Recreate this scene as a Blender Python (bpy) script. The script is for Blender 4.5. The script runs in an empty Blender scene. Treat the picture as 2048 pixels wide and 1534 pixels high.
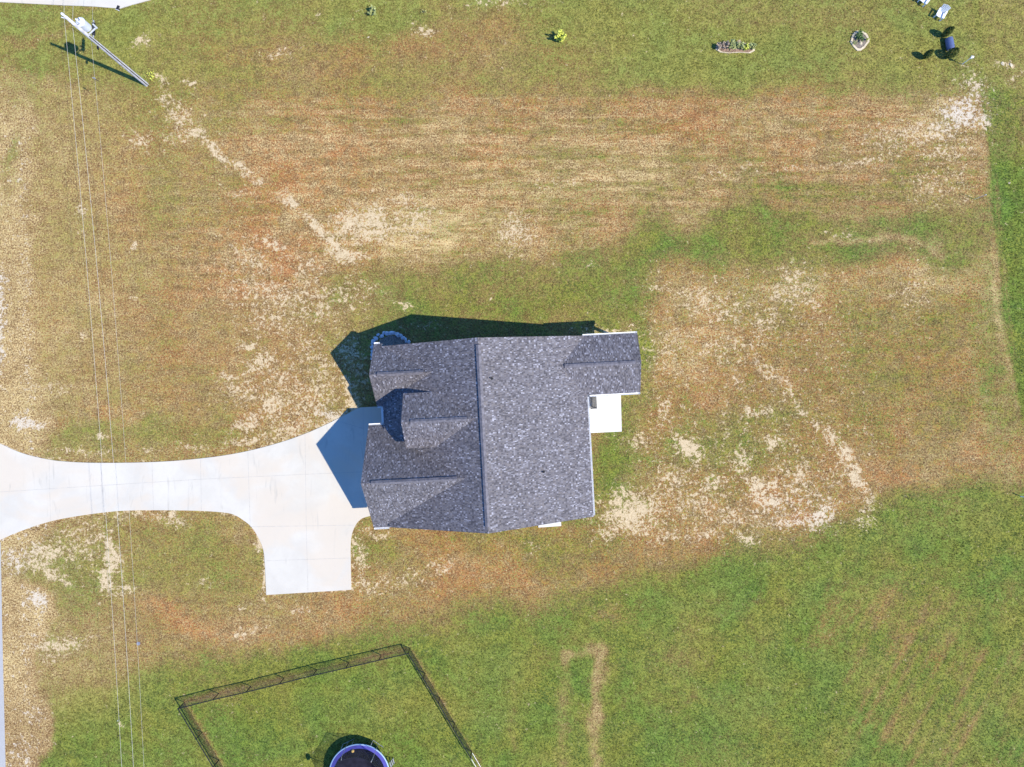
import bpy, bmesh, math, random
import numpy as np
from mathutils import Vector, Matrix
R = math.radians
random.seed(7)
sc = bpy.context.scene

# ------------------------------------------------------------------ camera, sky, sun, exposure
H = 57.0          # camera height above the lawn
PM = 25.0         # full-size photo pixels per metre on the ground
cam_d = bpy.data.cameras.new('camera'); cam = bpy.data.objects.new('camera', cam_d)
sc.collection.objects.link(cam); sc.camera = cam
cam.location = (0, 0, H); cam.rotation_euler = (0, 0, 0)
cam_d.sensor_width = 36.0; cam_d.lens = 36.0 * (PM * H) / 2048.0
cam_d.clip_start = 0.5; cam_d.clip_end = 6000

SUN = Vector((0.713, -0.300, 1.0)).normalized()      # towards the sun
elev = math.asin(SUN.z); az = math.atan2(SUN.x, SUN.y)
world = bpy.data.worlds.new('World'); sc.world = world; world.use_nodes = True
wn = world.node_tree.nodes; wl = world.node_tree.links
bg = wn['Background']
sky = wn.new('ShaderNodeTexSky'); sky.sky_type = 'NISHITA'; sky.sun_disc = False
sky.sun_elevation = elev; sky.sun_rotation = az
sky.air_density = 1.0; sky.dust_density = 0.0; sky.ozone_density = 8.0; sky.altitude = 200
tint = wn.new('ShaderNodeVectorMath'); tint.operation = 'MULTIPLY'; tint.inputs[1].default_value = (.66, 1.0, 1.36)   # clear deep blue autumn sky
wl.new(sky.outputs[0], tint.inputs[0]); wl.new(tint.outputs[0], bg.inputs[0]); bg.inputs[1].default_value = 0.135
sun_d = bpy.data.lights.new('sun', 'SUN'); sun = bpy.data.objects.new('sun', sun_d)
sc.collection.objects.link(sun); sun_d.energy = 4.2; sun_d.angle = R(0.53); sun_d.color = (1.0, 0.94, 0.83)
sun.rotation_euler = SUN.to_track_quat('Z', 'Y').to_euler(); sun.location = SUN * 80
sc.view_settings.view_transform = 'Standard'; sc.view_settings.look = 'None'
sc.view_settings.gamma = 1.0; sc.view_settings.exposure = 0.62

# ------------------------------------------------------------------ helpers
col = sc.collection
def W(px, py, z=0.0):
    k = (1 - z / H) / PM
    return Vector(((px - 1024) * k, (767 - py) * k, z))

class MB:
    def __init__(s): s.v = []; s.f = []; s.m = []; s.uv = []
    def face(s, pts, m=0, uv=None):
        i = len(s.v); s.v += [tuple(p) for p in pts]; s.f.append(list(range(i, i + len(pts)))); s.m.append(m)
        s.uv.append(uv if uv else [(0, 0)] * len(pts))
    def box(s, x0, y0, z0, x1, y1, z1, m=0):
        P = [Vector((x, y, z)) for z in (z0, z1) for y in (y0, y1) for x in (x0, x1)]
        for q in ((0, 2, 3, 1), (4, 5, 7, 6), (0, 1, 5, 4), (2, 6, 7, 3), (0, 4, 6, 2), (1, 3, 7, 5)):
            s.face([P[k] for k in q], m)
    def hexa(s, b, t, m=0):       # bottom and top rings (ccw from above)
        n = len(b)
        s.face(list(reversed(b)), m); s.face(t, m)
        for i in range(n):
            j = (i + 1) % n; s.face([b[i], b[j], t[j], t[i]], m)
    def beam(s, a, b, w, h, m=0, up=Vector((0, 0, 1))):
        a = Vector(a); b = Vector(b); d = (b - a).normalized()
        if abs(d.dot(up)) > .98: up = Vector((1, 0, 0))
        sx = d.cross(up).normalized() * (w / 2); sy = sx.cross(d).normalized() * (h / 2)
        A = [a - sx - sy, a + sx - sy, a + sx + sy, a - sx + sy]; B = [p + (b - a) for p in A]
        s.face(list(reversed(A)), m); s.face(B, m)
        for i in range(4):
            j = (i + 1) % 4; s.face([A[i], A[j], B[j], B[i]], m)
    def tube(s, pts, r, n=8, m=0, cap=True):
        pts = [Vector(p) for p in pts]
        rr = r if isinstance(r, (list, tuple)) else [r] * len(pts)
        rings = []
        for i, p in enumerate(pts):
            d = (pts[min(i + 1, len(pts) - 1)] - pts[max(i - 1, 0)]).normalized()
            up = Vector((0, 0, 1)) if abs(d.z) < .95 else Vector((1, 0, 0))
            a = d.cross(up).normalized(); b = d.cross(a).normalized()
            rings.append([p + (a * math.cos(t * 2 * math.pi / n) + b * math.sin(t * 2 * math.pi / n)) * rr[i] for t in range(n)])
        i0 = len(s.v)
        for rg in rings: s.v += [tuple(q) for q in rg]
        for k in range(len(rings) - 1):
            for t in range(n):
                u = (t + 1) % n
                s.f.append([i0 + k * n + t, i0 + k * n + u, i0 + (k + 1) * n + u, i0 + (k + 1) * n + t]); s.m.append(m); s.uv.append([(0, 0)] * 4)
        if cap:
            s.f.append([i0 + t for t in range(n)]); s.m.append(m); s.uv.append([(0, 0)] * n)
            s.f.append([i0 + (len(rings) - 1) * n + t for t in reversed(range(n))]); s.m.append(m); s.uv.append([(0, 0)] * n)
    def build(s, name, mats, parent=None, smooth=False):
        me = bpy.data.meshes.new(name); me.from_pydata(s.v, [], s.f); me.update()
        if not isinstance(mats, (list, tuple)): mats = [mats]
        for mm in mats: me.materials.append(mm)
        me.polygons.foreach_set('material_index', s.m)
        ul = me.uv_layers.new(name='UVMap')
        ul.data.foreach_set('uv', [c for f in s.uv for p in f for c in p])
        bm = bmesh.new(); bm.from_mesh(me); bmesh.ops.recalc_face_normals(bm, faces=bm.faces); bm.to_mesh(me); bm.free()
        if smooth: me.polygons.foreach_set('use_smooth', [True] * len(me.polygons))
        o = bpy.data.objects.new(name, me); col.objects.link(o)
        if parent: o.parent = parent
        return o

def tag(o, label=None, cat=None, group=None, kind=None):
    if label: o['label'] = label
    if cat: o['category'] = cat
    if group: o['group'] = group
    if kind: o['kind'] = kind
    return o
def thing(name, label, cat, loc=(0, 0, 0), rz=0, group=None):
    o = bpy.data.objects.new(name, None); col.objects.link(o); o.empty_display_size = .3
    o.location = loc; o.rotation_euler = (0, 0, rz)
    return tag(o, label, cat, group)
def copy_tree(o, parent=None):
    c = o.copy(); col.objects.link(c); c.parent = parent
    for ch in list(o.children): copy_tree(ch, c)
    return c

# ------------------------------------------------------------------ materials
def mat(name, rgb, rough=.7, metal=0.0, noise=0.0, nscale=4.0, spec=.4, bump=0.0):
    m = bpy.data.materials.new(name); m.use_nodes = True
    nt = m.node_tree; b = nt.nodes['Principled BSDF']
    b.inputs['Roughness'].default_value = rough; b.inputs['Metallic'].default_value = metal
    b.inputs['Specular IOR Level'].default_value = spec
    tc = nt.nodes.new('ShaderNodeTexCoord'); nz = nt.nodes.new('ShaderNodeTexNoise')
    nz.inputs['Scale'].default_value = nscale; nz.inputs['Detail'].default_value = 5
    nt.links.new(tc.outputs['Object'], nz.inputs['Vector'])
    mr = nt.nodes.new('ShaderNodeMapRange'); mr.inputs[1].default_value = .3; mr.inputs[2].default_value = .7
    mr.inputs[3].default_value = 1 - noise; mr.inputs[4].default_value = 1 + noise
    nt.links.new(nz.outputs[0], mr.inputs[0])
    mx = nt.nodes.new('ShaderNodeVectorMath'); mx.operation = 'MULTIPLY'; mx.inputs[0].default_value = rgb
    nt.links.new(mr.outputs[0], mx.inputs[1]); nt.links.new(mx.outputs[0], b.inputs['Base Color'])
    if bump:
        bp = nt.nodes.new('ShaderNodeBump'); bp.inputs['Strength'].default_value = bump; bp.inputs['Distance'].default_value = .02
        nt.links.new(nz.outputs[0], bp.inputs['Height']); nt.links.new(bp.outputs[0], b.inputs['Normal'])
    return m

class NT:      # tiny node-graph helper
    def __init__(s, m): s.nt = m.node_tree; s.n = s.nt.nodes; s.l = s.nt.links
    def put(s, sock, v):
        if isinstance(v, bpy.types.NodeSocket): s.l.new(v, sock)
        elif v is not None:
            if isinstance(v, (tuple, list)) and len(v) == 3 and sock.type == 'RGBA': v = (*v, 1)
            sock.default_value = v
    def math(s, op, a, b=None, clamp=False):
        n = s.n.new('ShaderNodeMath'); n.operation = op; n.use_clamp = clamp; s.put(n.inputs[0], a); s.put(n.inputs[1], b); return n.outputs[0]
    def noise(s, vec, scale, detail=4, rough=.55, dist=0):
        n = s.n.new('ShaderNodeTexNoise'); s.put(n.inputs['Vector'], vec); n.inputs['Scale'].default_value = scale
        n.inputs['Detail'].default_value = detail; n.inputs['Roughness'].default_value = rough; n.inputs['Distortion'].default_value = dist
        return n.outputs[0]
    def ss(s, v, a, b):
        n = s.n.new('ShaderNodeMapRange'); n.interpolation_type = 'SMOOTHSTEP'; s.put(n.inputs[0], v); n.inputs[1].default_value = a; n.inputs[2].default_value = b; return n.outputs[0]
    def mix(s, f, a, b):
        n = s.n.new('ShaderNodeMix'); n.data_type = 'RGBA'; s.put(n.inputs['Factor'], f); s.put(n.inputs[6], a); s.put(n.inputs[7], b); return n.outputs[2]
    def ctr(s, v, k): return s.math('MULTIPLY', s.math('SUBTRACT', v, .5), k)     # (v-.5)*k
    def add(s, *a):
        r = a[0]
        for x in a[1:]: r = s.math('ADD', r, x)
        return r

def lawn_material(name, blades):
    m = bpy.data.materials.new(name); m.use_nodes = True; g = NT(m); b = g.n['Principled BSDF']
    b.inputs['Roughness'].default_value = .85; b.inputs['Specular IOR Level'].default_value = .15
    geo = g.n.new('ShaderNodeNewGeometry'); P = geo.outputs['Position']
    def attr(nm):
        a = g.n.new('ShaderNodeAttribute'); a.attribute_name = nm; sp = g.n.new('ShaderNodeSeparateColor'); g.l.new(a.outputs['Color'], sp.inputs[0]); return sp.outputs
    c = attr('cover'); t = attr('tint')
    mid = g.noise(P, 1.4, 6, .68, .3); fine = g.noise(P, 8, 4, .8); fine2 = g.noise(P, 6.3, 5, .8, .4); mid2 = g.noise(P, 1.15, 7, .70, .7); mac = g.noise(P, .30, 5, .62)
    ca = g.n.new('ShaderNodeAttribute'); ca.attribute_name = 'cover'; rowm = ca.outputs['Alpha']
    rmap = g.n.new('ShaderNodeMapping'); g.l.new(P, rmap.inputs[0]); rmap.inputs['Rotation'].default_value = (0, 0, R(-1.0)); rmap.inputs['Scale'].default_value = (.16, 1, 1)
    rows = g.math('MULTIPLY', g.ctr(g.noise(rmap.outputs[0], 2.6, 4, .7), 1.0), rowm)
    macr = g.noise(P, .22, 4, .6, .5)
    G = g.add(c[0], g.ctr(mac, .6), g.ctr(mid, 1.0), g.ctr(fine, 1.9), g.math('MULTIPLY', rows, .85))
    S = 0.0
    if blades:
        a = attr('shade'); G = g.add(G, g.ctr(a[1], .55)); S = g.ctr(a[2], .5)
    G = g.ss(G, .08, .92)
    f2 = g.ss(g.add(fine2, S, g.ctr(mid, .45)), .37, .65)
    lightg = g.mix(g.ss(macr, .36, .64), (.250, .255, .038), (.160, .248, .036))
    darkg = g.mix(g.ss(mac, .36, .64), (.085, .102, .016), (.052, .092, .018))
    grass = g.mix(f2, darkg, lightg)
    grass = g.mix(g.math('MULTIPLY', t[0], .75), grass, g.mix(f2, (.24, .185, .040), (.45, .37, .12)))
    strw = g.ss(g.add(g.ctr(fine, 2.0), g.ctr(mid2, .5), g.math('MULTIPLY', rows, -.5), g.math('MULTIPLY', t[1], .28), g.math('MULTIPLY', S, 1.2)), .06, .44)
    brown = g.mix(f2, (.140, .076, .029), (.35, .222, .092))
    rust = g.mix(f2, (.190, .068, .023), (.44, .190, .066))
    dry = g.mix(g.math('MULTIPLY', c[2], g.ss(g.add(mid, g.ctr(macr, .8)), .34, .62), True), brown, rust)
    dry = g.mix(strw, dry, (.64, .485, .22))
    base = g.mix(G, dry, grass)
    lace = g.noise(P, 3.1, 6, .74, .5)
    B = g.add(c[1], g.ctr(mid2, .8), g.ctr(lace, 3.9), g.ctr(fine, 1.5))
    bm_ = g.ss(B, .48, .92)
    soil = g.mix(g.ss(fine2, .3, .7), (.47, .355, .195), (.64, .51, .31))
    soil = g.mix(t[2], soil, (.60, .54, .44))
    base = g.mix(bm_, base, soil)
    if blades:
        k_ = g.n.new('ShaderNodeVectorMath'); k_.operation = 'SCALE'; g.l.new(base, k_.inputs[0]); g.l.new(g.math('MULTIPLY', a[0], 2.0), k_.inputs['Scale']); base = k_.outputs[0]
    g.l.new(base, b.inputs['Base Color'])
    if not blades:
        bp = g.n.new('ShaderNodeBump'); bp.inputs['Strength'].default_value = .9; bp.inputs['Distance'].default_value = .06
        g.l.new(g.add(fine, g.math('MULTIPLY', fine2, .8)), bp.inputs['Height']); g.l.new(bp.outputs[0], b.inputs['Normal'])
    return m

def shingle_material(name, tint=(1, 1, 1)):
    m = bpy.data.materials.new(name); m.use_nodes = True; g = NT(m); b = g.n['Principled BSDF']
    b.inputs['Roughness'].default_value = .8; b.inputs['Specular IOR Level'].default_value = .35
    uv = g.n.new('ShaderNodeTexCoord').outputs['UV']
    sp = g.n.new('ShaderNodeSeparateXYZ'); g.l.new(uv, sp.inputs[0])
    rowf = g.math('DIVIDE', sp.outputs[1], .14); row = g.math('FLOOR', rowf)
    wn1 = g.n.new('ShaderNodeTexWhiteNoise'); wn1.noise_dimensions = '1D'; g.l.new(row, wn1.inputs['W'])
    xo = g.add(g.math('DIVIDE', sp.outputs[0], .085), g.math('MULTIPLY', wn1.outputs[0], 7.0)); cx = g.math('FLOOR', xo)
    cb = g.n.new('ShaderNodeCombineXYZ'); g.l.new(cx, cb.inputs[0]); g.l.new(row, cb.inputs[1])
    wn2 = g.n.new('ShaderNodeTexWhiteNoise'); wn2.noise_dimensions = '2D'; g.l.new(cb.outputs[0], wn2.inputs['Vector'])
    rnd = wn2.outputs[0]
    cr = g.n.new('ShaderNodeValToRGB'); g.l.new(rnd, cr.inputs[0]); e = cr.color_ramp; e.interpolation = 'CONSTANT'
    S = [(0, (.072, .066, .070)), (.18, (.108, .098, .104)), (.42, (.132, .122, .128)), (.66, (.150, .134, .130)), (.80, (.178, .168, .178)), (.92, (.235, .225, .245)), (.975, (.32, .31, .335))]
    e.elements[0].position = 0; e.elements[0].color = (*S[0][1], 1); e.elements[1].position = S[1][0]; e.elements[1].color = (*S[1][1], 1)
    for p_, c_ in S[2:]:
        q = e.elements.new(p_); q.color = (*c_, 1)
    nz = g.noise(uv, .5, 4, .6)
    grit = g.noise(uv, 38, 3, .7)
    k = g.math('MULTIPLY', g.add(.74, g.math('MULTIPLY', nz, .5)), g.add(.8, g.math('MULTIPLY', grit, .4)))
    vm = g.n.new('ShaderNodeVectorMath'); vm.operation = 'MULTIPLY'; g.l.new(cr.outputs[0], vm.inputs[0]); g.l.new(k, vm.inputs[1])
    v2 = g.n.new('ShaderNodeVectorMath'); v2.operation = 'MULTIPLY'; g.l.new(vm.outputs[0], v2.inputs[0]); v2.inputs[1].default_value = tint
    g.l.new(v2.outputs[0], b.inputs['Base Color'])
    fr = g.math('FRACT', rowf)
    hgt = g.add(g.math('MULTIPLY', g.math('SUBTRACT', 1.0, fr), 1.0), g.math('MULTIPLY', rnd, .9), g.math('MULTIPLY', grit, .4))
    bp = g.n.new('ShaderNodeBump'); bp.inputs['Strength'].default_value = .45; bp.inputs['Distance'].default_value = .010
    g.l.new(hgt, bp.inputs['Height']); g.l.new(bp.outputs[0], b.inputs['Normal'])
    return m

def concrete_material(name, rgb, stains=True):
    m = bpy.data.materials.new(name); m.use_nodes = True; g = NT(m); b = g.n['Principled BSDF']
    b.inputs['Roughness'].default_value = .85; b.inputs['Specular IOR Level'].default_value = .25
    geo = g.n.new('ShaderNodeNewGeometry'); P = geo.outputs['Position']
    n1 = g.noise(P, .35, 5, .6, .4); n2 = g.noise(P, 3.0, 5, .7); n3 = g.noise(P, 40, 2, .6)
    c = g.mix(g.ss(n1, .3, .7), tuple(x * .88 for x in rgb), rgb)
    c = g.mix(g.math('MULTIPLY', g.ss(n2, .45, .8), .35), c, tuple(x * y for x, y in zip(rgb, (.86, .84, .82))))
    if stains:
        warm = g.noise(P, .22, 3, .5, 1.0)
        c = g.mix(g.math('MULTIPLY', g.ss(warm, .46, .64), .7), c, tuple(x * y for x, y in zip(rgb, (.98, .90, .82))))
        mp = g.n.new('ShaderNodeMapping'); g.l.new(P, mp.inputs[0]); mp.inputs['Rotation'].default_value = (0, 0, R(52)); mp.inputs['Scale'].default_value = (1, .16, 1)
        tyre = g.noise(mp.outputs[0], 1.8, 4, .55, .9)
        c = g.mix(g.math('MULTIPLY', g.ss(tyre, .60, .74), .55), c, tuple(x * .66 for x in rgb))
    c = g.mix(g.math('MULTIPLY', g.ss(n3, .3, .7), .10), c, tuple(x * .75 for x in rgb))
    g.l.new(c, b.inputs['Base Color'])
    bp = g.n.new('ShaderNodeBump'); bp.inputs['Strength'].default_value = .25; bp.inputs['Distance'].default_value = .004
    g.l.new(n3, bp.inputs['Height']); g.l.new(bp.outputs[0], b.inputs['Normal'])
    return m

def brick_material(name):
    m = bpy.data.materials.new(name); m.use_nodes = True; g = NT(m); b = g.n['Principled BSDF']; b.inputs['Roughness'].default_value = .9
    uv = g.n.new('ShaderNodeTexCoord').outputs['UV']
    br = g.n.new('ShaderNodeTexBrick'); g.l.new(uv, br.inputs['Vector']); br.inputs['Scale'].default_value = 1
    br.inputs['Brick Width'].default_value = .21; br.inputs['Row Height'].default_value = .075; br.inputs['Mortar Size'].default_value = .006
    br.inputs['Color1'].default_value = (.30, .20, .16, 1); br.inputs['Color2'].default_value = (.22, .16, .14, 1); br.inputs['Mortar'].default_value = (.45, .42, .38, 1)
    g.l.new(br.outputs[0], b.inputs['Base Color']); return m

def net_material(name, rgb, open_):
    m = bpy.data.materials.new(name); m.use_nodes = True; g = NT(m); b = g.n['Principled BSDF']
    b.inputs['Base Color'].default_value = (*rgb, 1); b.inputs['Roughness'].default_value = .7
    tr = g.n.new('ShaderNodeBsdfTransparent'); mx = g.n.new('ShaderNodeMixShader'); mx.inputs[0].default_value = 1 - open_
    g.l.new(tr.outputs[0], mx.inputs[1]); g.l.new(b.outputs[0], mx.inputs[2]); g.l.new(mx.outputs[0], g.n['Material Output'].inputs['Surface'])
    return m

M = dict(
    lawn=lawn_material('lawn_ground', False), blades=lawn_material('lawn_blades', True),
    shingle=shingle_material('roof_shingles'), cap=mat('ridge_cap_shingle', (.14, .13, .14), .8, noise=.35, nscale=5),
    trim=mat('white_trim', (.78, .77, .74), .5, noise=.04), brick=brick_material('brick'),
    siding=mat('grey_board_siding', (.34, .36, .39), .7, noise=.1), gutter=mat('white_gutter', (.80, .80, .78), .4, noise=.03),
    door=mat('dark_door', (.05, .06, .09), .4, noise=.1), garage=mat('garage_door_paint', (.62, .62, .60), .5, noise=.05),
    glass=mat('window_glass', (.03, .04, .05), .08, spec=.8), conc=concrete_material('driveway_concrete', (.57, .535, .45)),
    patio=concrete_material('patio_concrete', (.68, .665, .62), False), joint=mat('slab_joint', (.40, .38, .34), .9, noise=.2),
    asphalt=mat('road_asphalt', (.36, .355, .34), .9, noise=.12, nscale=20), black=mat('black_metal', (.012, .012, .013), .5, noise=.2),
    pipe=mat('black_rubber_vent', (.015, .015, .015), .6), wood=mat('weathered_pole_wood', (.50, .48, .47), .85, noise=.25, nscale=3, bump=.4),
    tank=mat('grey_enamel', (.56, .58, .60), .4, noise=.06), ceram=mat('insulator_ceramic', (.75, .76, .78), .3),
    wire=mat('aluminium_wire', (.50, .48, .42), .6), cable=mat('black_cable', (.02, .02, .02), .5),
    conduit=mat('dark_conduit', (.03, .03, .035), .5), stone=mat('limestone_rock', (.47, .47, .49), .85, noise=.35, nscale=5, bump=.6),
    mulch=mat('grey_mulch', (.20, .165, .13), .95, noise=.6, nscale=14, bump=.9), bark=mat('brown_bed_soil', (.24, .16, .11), .95, noise=.6, nscale=14, bump=.9),
    sand=mat('pale_bed_edge', (.55, .46, .31), .95, noise=.25, nscale=9, bump=.6),
    leaf_y=mat('yellow_green_leaf', (.58, .60, .09), .6, noise=.3, nscale=9), leaf_g=mat('green_leaf', (.10, .17, .04), .6, noise=.4, nscale=9),
    leaf_p=mat('pale_green_leaf', (.34, .37, .13), .6, noise=.4, nscale=9), leaf_d=mat('dark_evergreen_leaf', (.105, .125, .018), .65, noise=.4, nscale=9),
    leaf_r=mat('dusty_pink_leaf', (.40, .31, .22), .6, noise=.3, nscale=9), twig=mat('twig', (.12, .085, .05), .8),
    barrel=mat('blue_plastic', (.09, .12, .24), .35, noise=.08), plast=mat('white_plastic', (.82, .82, .84), .35, noise=.03),
    pad=mat('blue_foam_pad', (.08, .075, .32), .45, noise=.12, nscale=3), padedge=mat('pale_blue_pad_edge', (.36, .50, .62), .5),
    jump=mat('jump_mat', (.016, .016, .026), .9, noise=.35, nscale=2, spec=.08), galv=mat('galvanised_steel', (.42, .43, .45), .45, metal=.5),
    net=net_material('safety_net', (.01, .012, .012), .52), ball=mat('orange_ball', (.85, .55, .16), .5),
    mesh=mat('fence_wire', (.02, .022, .022), .5), flag=mat('stake_wood', (.66, .62, .52), .7, noise=.1), cover=mat('utility_cover', (.20, .21, .25), .6, noise=.1),
)

# ------------------------------------------------------------------ ground cover layout (dirt, dry turf, green turf)
def vnoise(x, y, s, seed):
    rs = np.random.RandomState(seed); T = rs.rand(128, 128)
    u = x / s + 50.3; v = y / s + 71.7
    i = np.floor(u).astype(int); j = np.floor(v).astype(int); fu = u - i; fv = v - j
    fu = fu * fu * (3 - 2 * fu); fv = fv * fv * (3 - 2 * fv)
    a = T[i % 128, j % 128]; b = T[(i + 1) % 128, j % 128]; c = T[i % 128, (j + 1) % 128]; d = T[(i + 1) % 128, (j + 1) % 128]
    return (a * (1 - fu) + b * fu) * (1 - fv) + (c * (1 - fu) + d * fu) * fv - .5
def fbm(x, y, s, seed, o=4):
    r = 0; a = 1
    for k in range(o): r = r + a * vnoise(x, y, s / 2 ** k, seed + k); a *= .55
    return r
def sstep(v, a, b):
    t = np.clip((v - a) / (b - a), 0, 1); return t * t * (3 - 2 * t)
def blob(x, y, cx, cy, rx, ry, ang=0):
    c, s = math.cos(R(ang)), math.sin(R(ang)); dx = x - cx; dy = y - cy
    u = (dx * c + dy * s) / rx; v = (-dx * s + dy * c) / ry
    return np.exp(-(u * u + v * v) * .9)
def band(x, y, pts, w):
    d = np.full(x.shape, 1e9)
    for (x0, y0), (x1, y1) in zip(pts, pts[1:]):
        L2 = (x1 - x0) ** 2 + (y1 - y0) ** 2
        t = np.clip(((x - x0) * (x1 - x0) + (y - y0) * (y1 - y0)) / L2, 0, 1)
        d = np.minimum(d, np.hypot(x - x0 - t * (x1 - x0), y - y0 - t * (y1 - y0)))
    return np.exp(-(d / w) ** 2)
def crv(x, pts): return np.interp(x, [p[0] for p in pts], [p[1] for p in pts])
DRIVE_TOP = [(-400, 700), (-100, 840), (0, 887), (30, 901), (60, 911), (100, 919.5), (130, 923), (180, 925.5), (250, 925.5), (330, 923), (400, 917), (450, 910.5), (500, 901), (560, 885), (610, 867.5), (650, 850), (690, 830), (715, 817), (726, 814.5)]
DRIVE_BOT = [(745, 1030), (740, 1032), (726, 1036), (715.5, 1044), (707.7, 1057), (702.5, 1074), (701, 1100), (702.5, 1179.5), (532.5, 1190), (530, 1134), (526.5, 1100), (517, 1076), (503, 1054), (486, 1040), (468, 1029.5), (447, 1025), (400, 1021.7), (330, 1020.5), (260, 1021), (215, 1024), (150, 1033), (100, 1043), (50, 1059), (0, 1080), (-100, 1130), (-400, 1300)]
def cover(X, Y):
    px = X * PM + 1024; py = 767 - Y * PM
    wx = px + 60 * fbm(X, Y, 4.0, 1); wy = py + 46 * fbm(X, Y, 4.0, 11)
    sx = px + 14 * fbm(X, Y, .9, 21); sy = py + 14 * fbm(X, Y, .9, 31)
    g = np.full(X.shape, .46); b = np.zeros(X.shape); r = np.full(X.shape, .25); ye = np.zeros(X.shape); st = np.full(X.shape, .3); wh = np.zeros(X.shape)
    def setv(arr, mask, val): return arr * (1 - mask) + val * mask
    # upper green strip
    top = 1 - sstep(wy, crv(px, [(0, 120), (250, 150), (550, 175), (2048, 178)]), crv(px, [(0, 170), (250, 200), (550, 205), (2048, 205)]))
    ye = np.maximum(ye, .42 * top); g = setv(g, top, .66); st = setv(st, top, .12)
    for cx, cy, rx, ry, a in [(1240, 40, 170, 60, .28), (1440, 120, 170, 60, .26), (1560, 90, 90, 40, .2), (180, 60, 140, 60, .25), (1450, 170, 90, 30, .1), (1860, 60, 120, 60, .12), (740, 20, 90, 40, .2), (260, 60, 25, 60, .25), (1330, 150, 120, 40, .12)]:
        g = g + a * blob(wx, wy, cx, cy, rx, ry)
    for cx, cy, rx, ry, a in [(850, 100, 260, 70, .2), (620, 130, 160, 60, .16), (450, 120, 100, 80, .1), (1010, 90, 90, 70, .08)]:
        g = g - a * blob(wx, wy, cx, cy, rx, ry); r = r + .35 * blob(wx, wy, cx, cy, rx, ry)
    # middle dry field
    c2 = crv(px, [(300, 640), (700, 560), (900, 535), (1150, 512), (1300, 472), (1400, 440), (1700, 430), (1980, 430)])
    fld = sstep(.4 * wy + .6 * py, 158, 218) * (1 - sstep(wy, c2 - 50, c2 + 25)) * sstep(wx, 230, 640) * (1 - sstep(px + 10 * fbm(X, Y, 2, 5), 1965, 1985))
    g = setv(g, fld, .26); r = setv(r, fld, .60); st = setv(st, fld, .34)
    for cx, cy, rx, ry, a in [(1380, 265, 130, 50, .6), (1510, 190, 100, 26, .6), (1120, 200, 260, 16, .4), (980, 270, 60, 70, .4), (1620, 250, 80, 60, .35), (1740, 330, 120, 24, .45), (560, 450, 160, 40, .3), (700, 180, 300, 18, .4)]:
        r = r + a * blob(wx, wy, cx, cy, rx, ry)
    for cx, cy, rx, ry, a in [(1040, 340, 500, 90, .2), (1100, 370, 140, 40, .2), (1900, 240, 90, 60, .3), (1000, 460, 260, 50, .25), (840, 470, 140, 60, .35)]:
        st = st + a * blob(wx, wy, cx, cy, rx, ry)
    g = g + .25 * blob(wx, wy, 1700, 370, 240, 26) * fld + .2 * blob(wx, wy, 350, 380, 120, 120) + .12 * blob(wx, wy, 480, 240, 120, 60)
    # mowing passes
    fine_rows = vnoise(X / 14, Y + .012 * X, .42, 131) + .8 * vnoise(X / 20, Y, .9, 132) + .5 * vnoise(X / 10, Y, .25, 133)
    strip = np.sin((py + 8 * vnoise(X, Y, 6, 3)) / 26 * 2 * math.pi) + .6 * np.sin((py + 3) / 61 * 2 * math.pi)
    g = g + .055 * strip * fld * (.5 + vnoise(X * .3, Y, 2, 9)); rows_m = np.clip(fld + .45 * sstep(py, 500, 560) * sstep(px, 1280, 1340) * (1 - sstep(py, 1040, 1100)) + .32 * (1 - sstep(px, 500, 700)) * sstep(py, 300, 400) * (1 - sstep(py, 850, 900)), 0, 1)
    g = g + .022 * strip
    # green swale behind the house
    c3 = crv(px, [(700, 720), (1230, 700), (1270, 600), (1310, 530), (1400, 512), (1980, 515)])
    sw = sstep(wy, c2 - 35, c2 + 40) * (1 - sstep(wy, c3 - 40, c3 + 40)) * sstep(wx, 560, 860) * (1 - sstep(px, 1940, 1990))
    g = setv(g, sw, .55); r = setv(r, sw, .1); st = setv(st, sw, .15)
    g = g + .12 * band(wx, wy, [(820, 610), (1180, 590), (1290, 500), (1480, 470), (1700, 490)], 26) + .15 * band(wx, wy, [(1420, 435), (1700, 430)], 14)
    st = st + .5 * band(wx, wy, [(1620, 470), (1740, 468), (1900, 490)], 10); g = g - .3 * band(wx, wy, [(1620, 470), (1740, 468), (1900, 490)], 10)
    # right yard, brown
    c4 = crv(px, [(-400, 1420), (0, 1410), (300, 1330), (600, 1285), (800, 1256), (1000, 1235), (1200, 1185), (1400, 1120), (1600, 1075), (1750, 1010), (1900, 982), (2048, 965), (2500, 930)])
    ry_ = sstep(wx, 1235, 1330) * sstep(wy, c3 - 8, c3 + 30) * (1 - sstep(.35 * wy + .65 * py, c4 - 50, c4 + 20)) * (1 - sstep(px, 1950, 1990))
    g = setv(g, ry_, .36); r = setv(r, ry_, .85); b = b + .15 * ry_ * (1 - sstep(px, 1680, 1780)); st = setv(st, ry_, .26)
    for cx, cy, rx, ry, a in [(1450, 590, 90, 50, .3), (1380, 690, 120, 60, .3), (1600, 580, 60, 50, .25), (1870, 880, 120, 60, .1), (1680, 560, 300, 30, .2)]:
        st = st + a * blob(wx, wy, cx, cy, rx, ry); r = r + a * blob(wx, wy, cx, cy, rx, ry)
    g = g + .22 * blob(wx, wy, 1440, 890, 140, 70) + .14 * blob(wx, wy, 1800, 720, 160, 120) + .25 * blob(wx, wy, 1215, 900, 30, 130) + .3 * blob(wx, wy, 1285, 680, 22, 90)
    # rust coloured arc south of the house
    arc = np.exp(-((wy - (c4 - 62)) / 56) ** 2) * sstep(wx, 520, 760)
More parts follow.
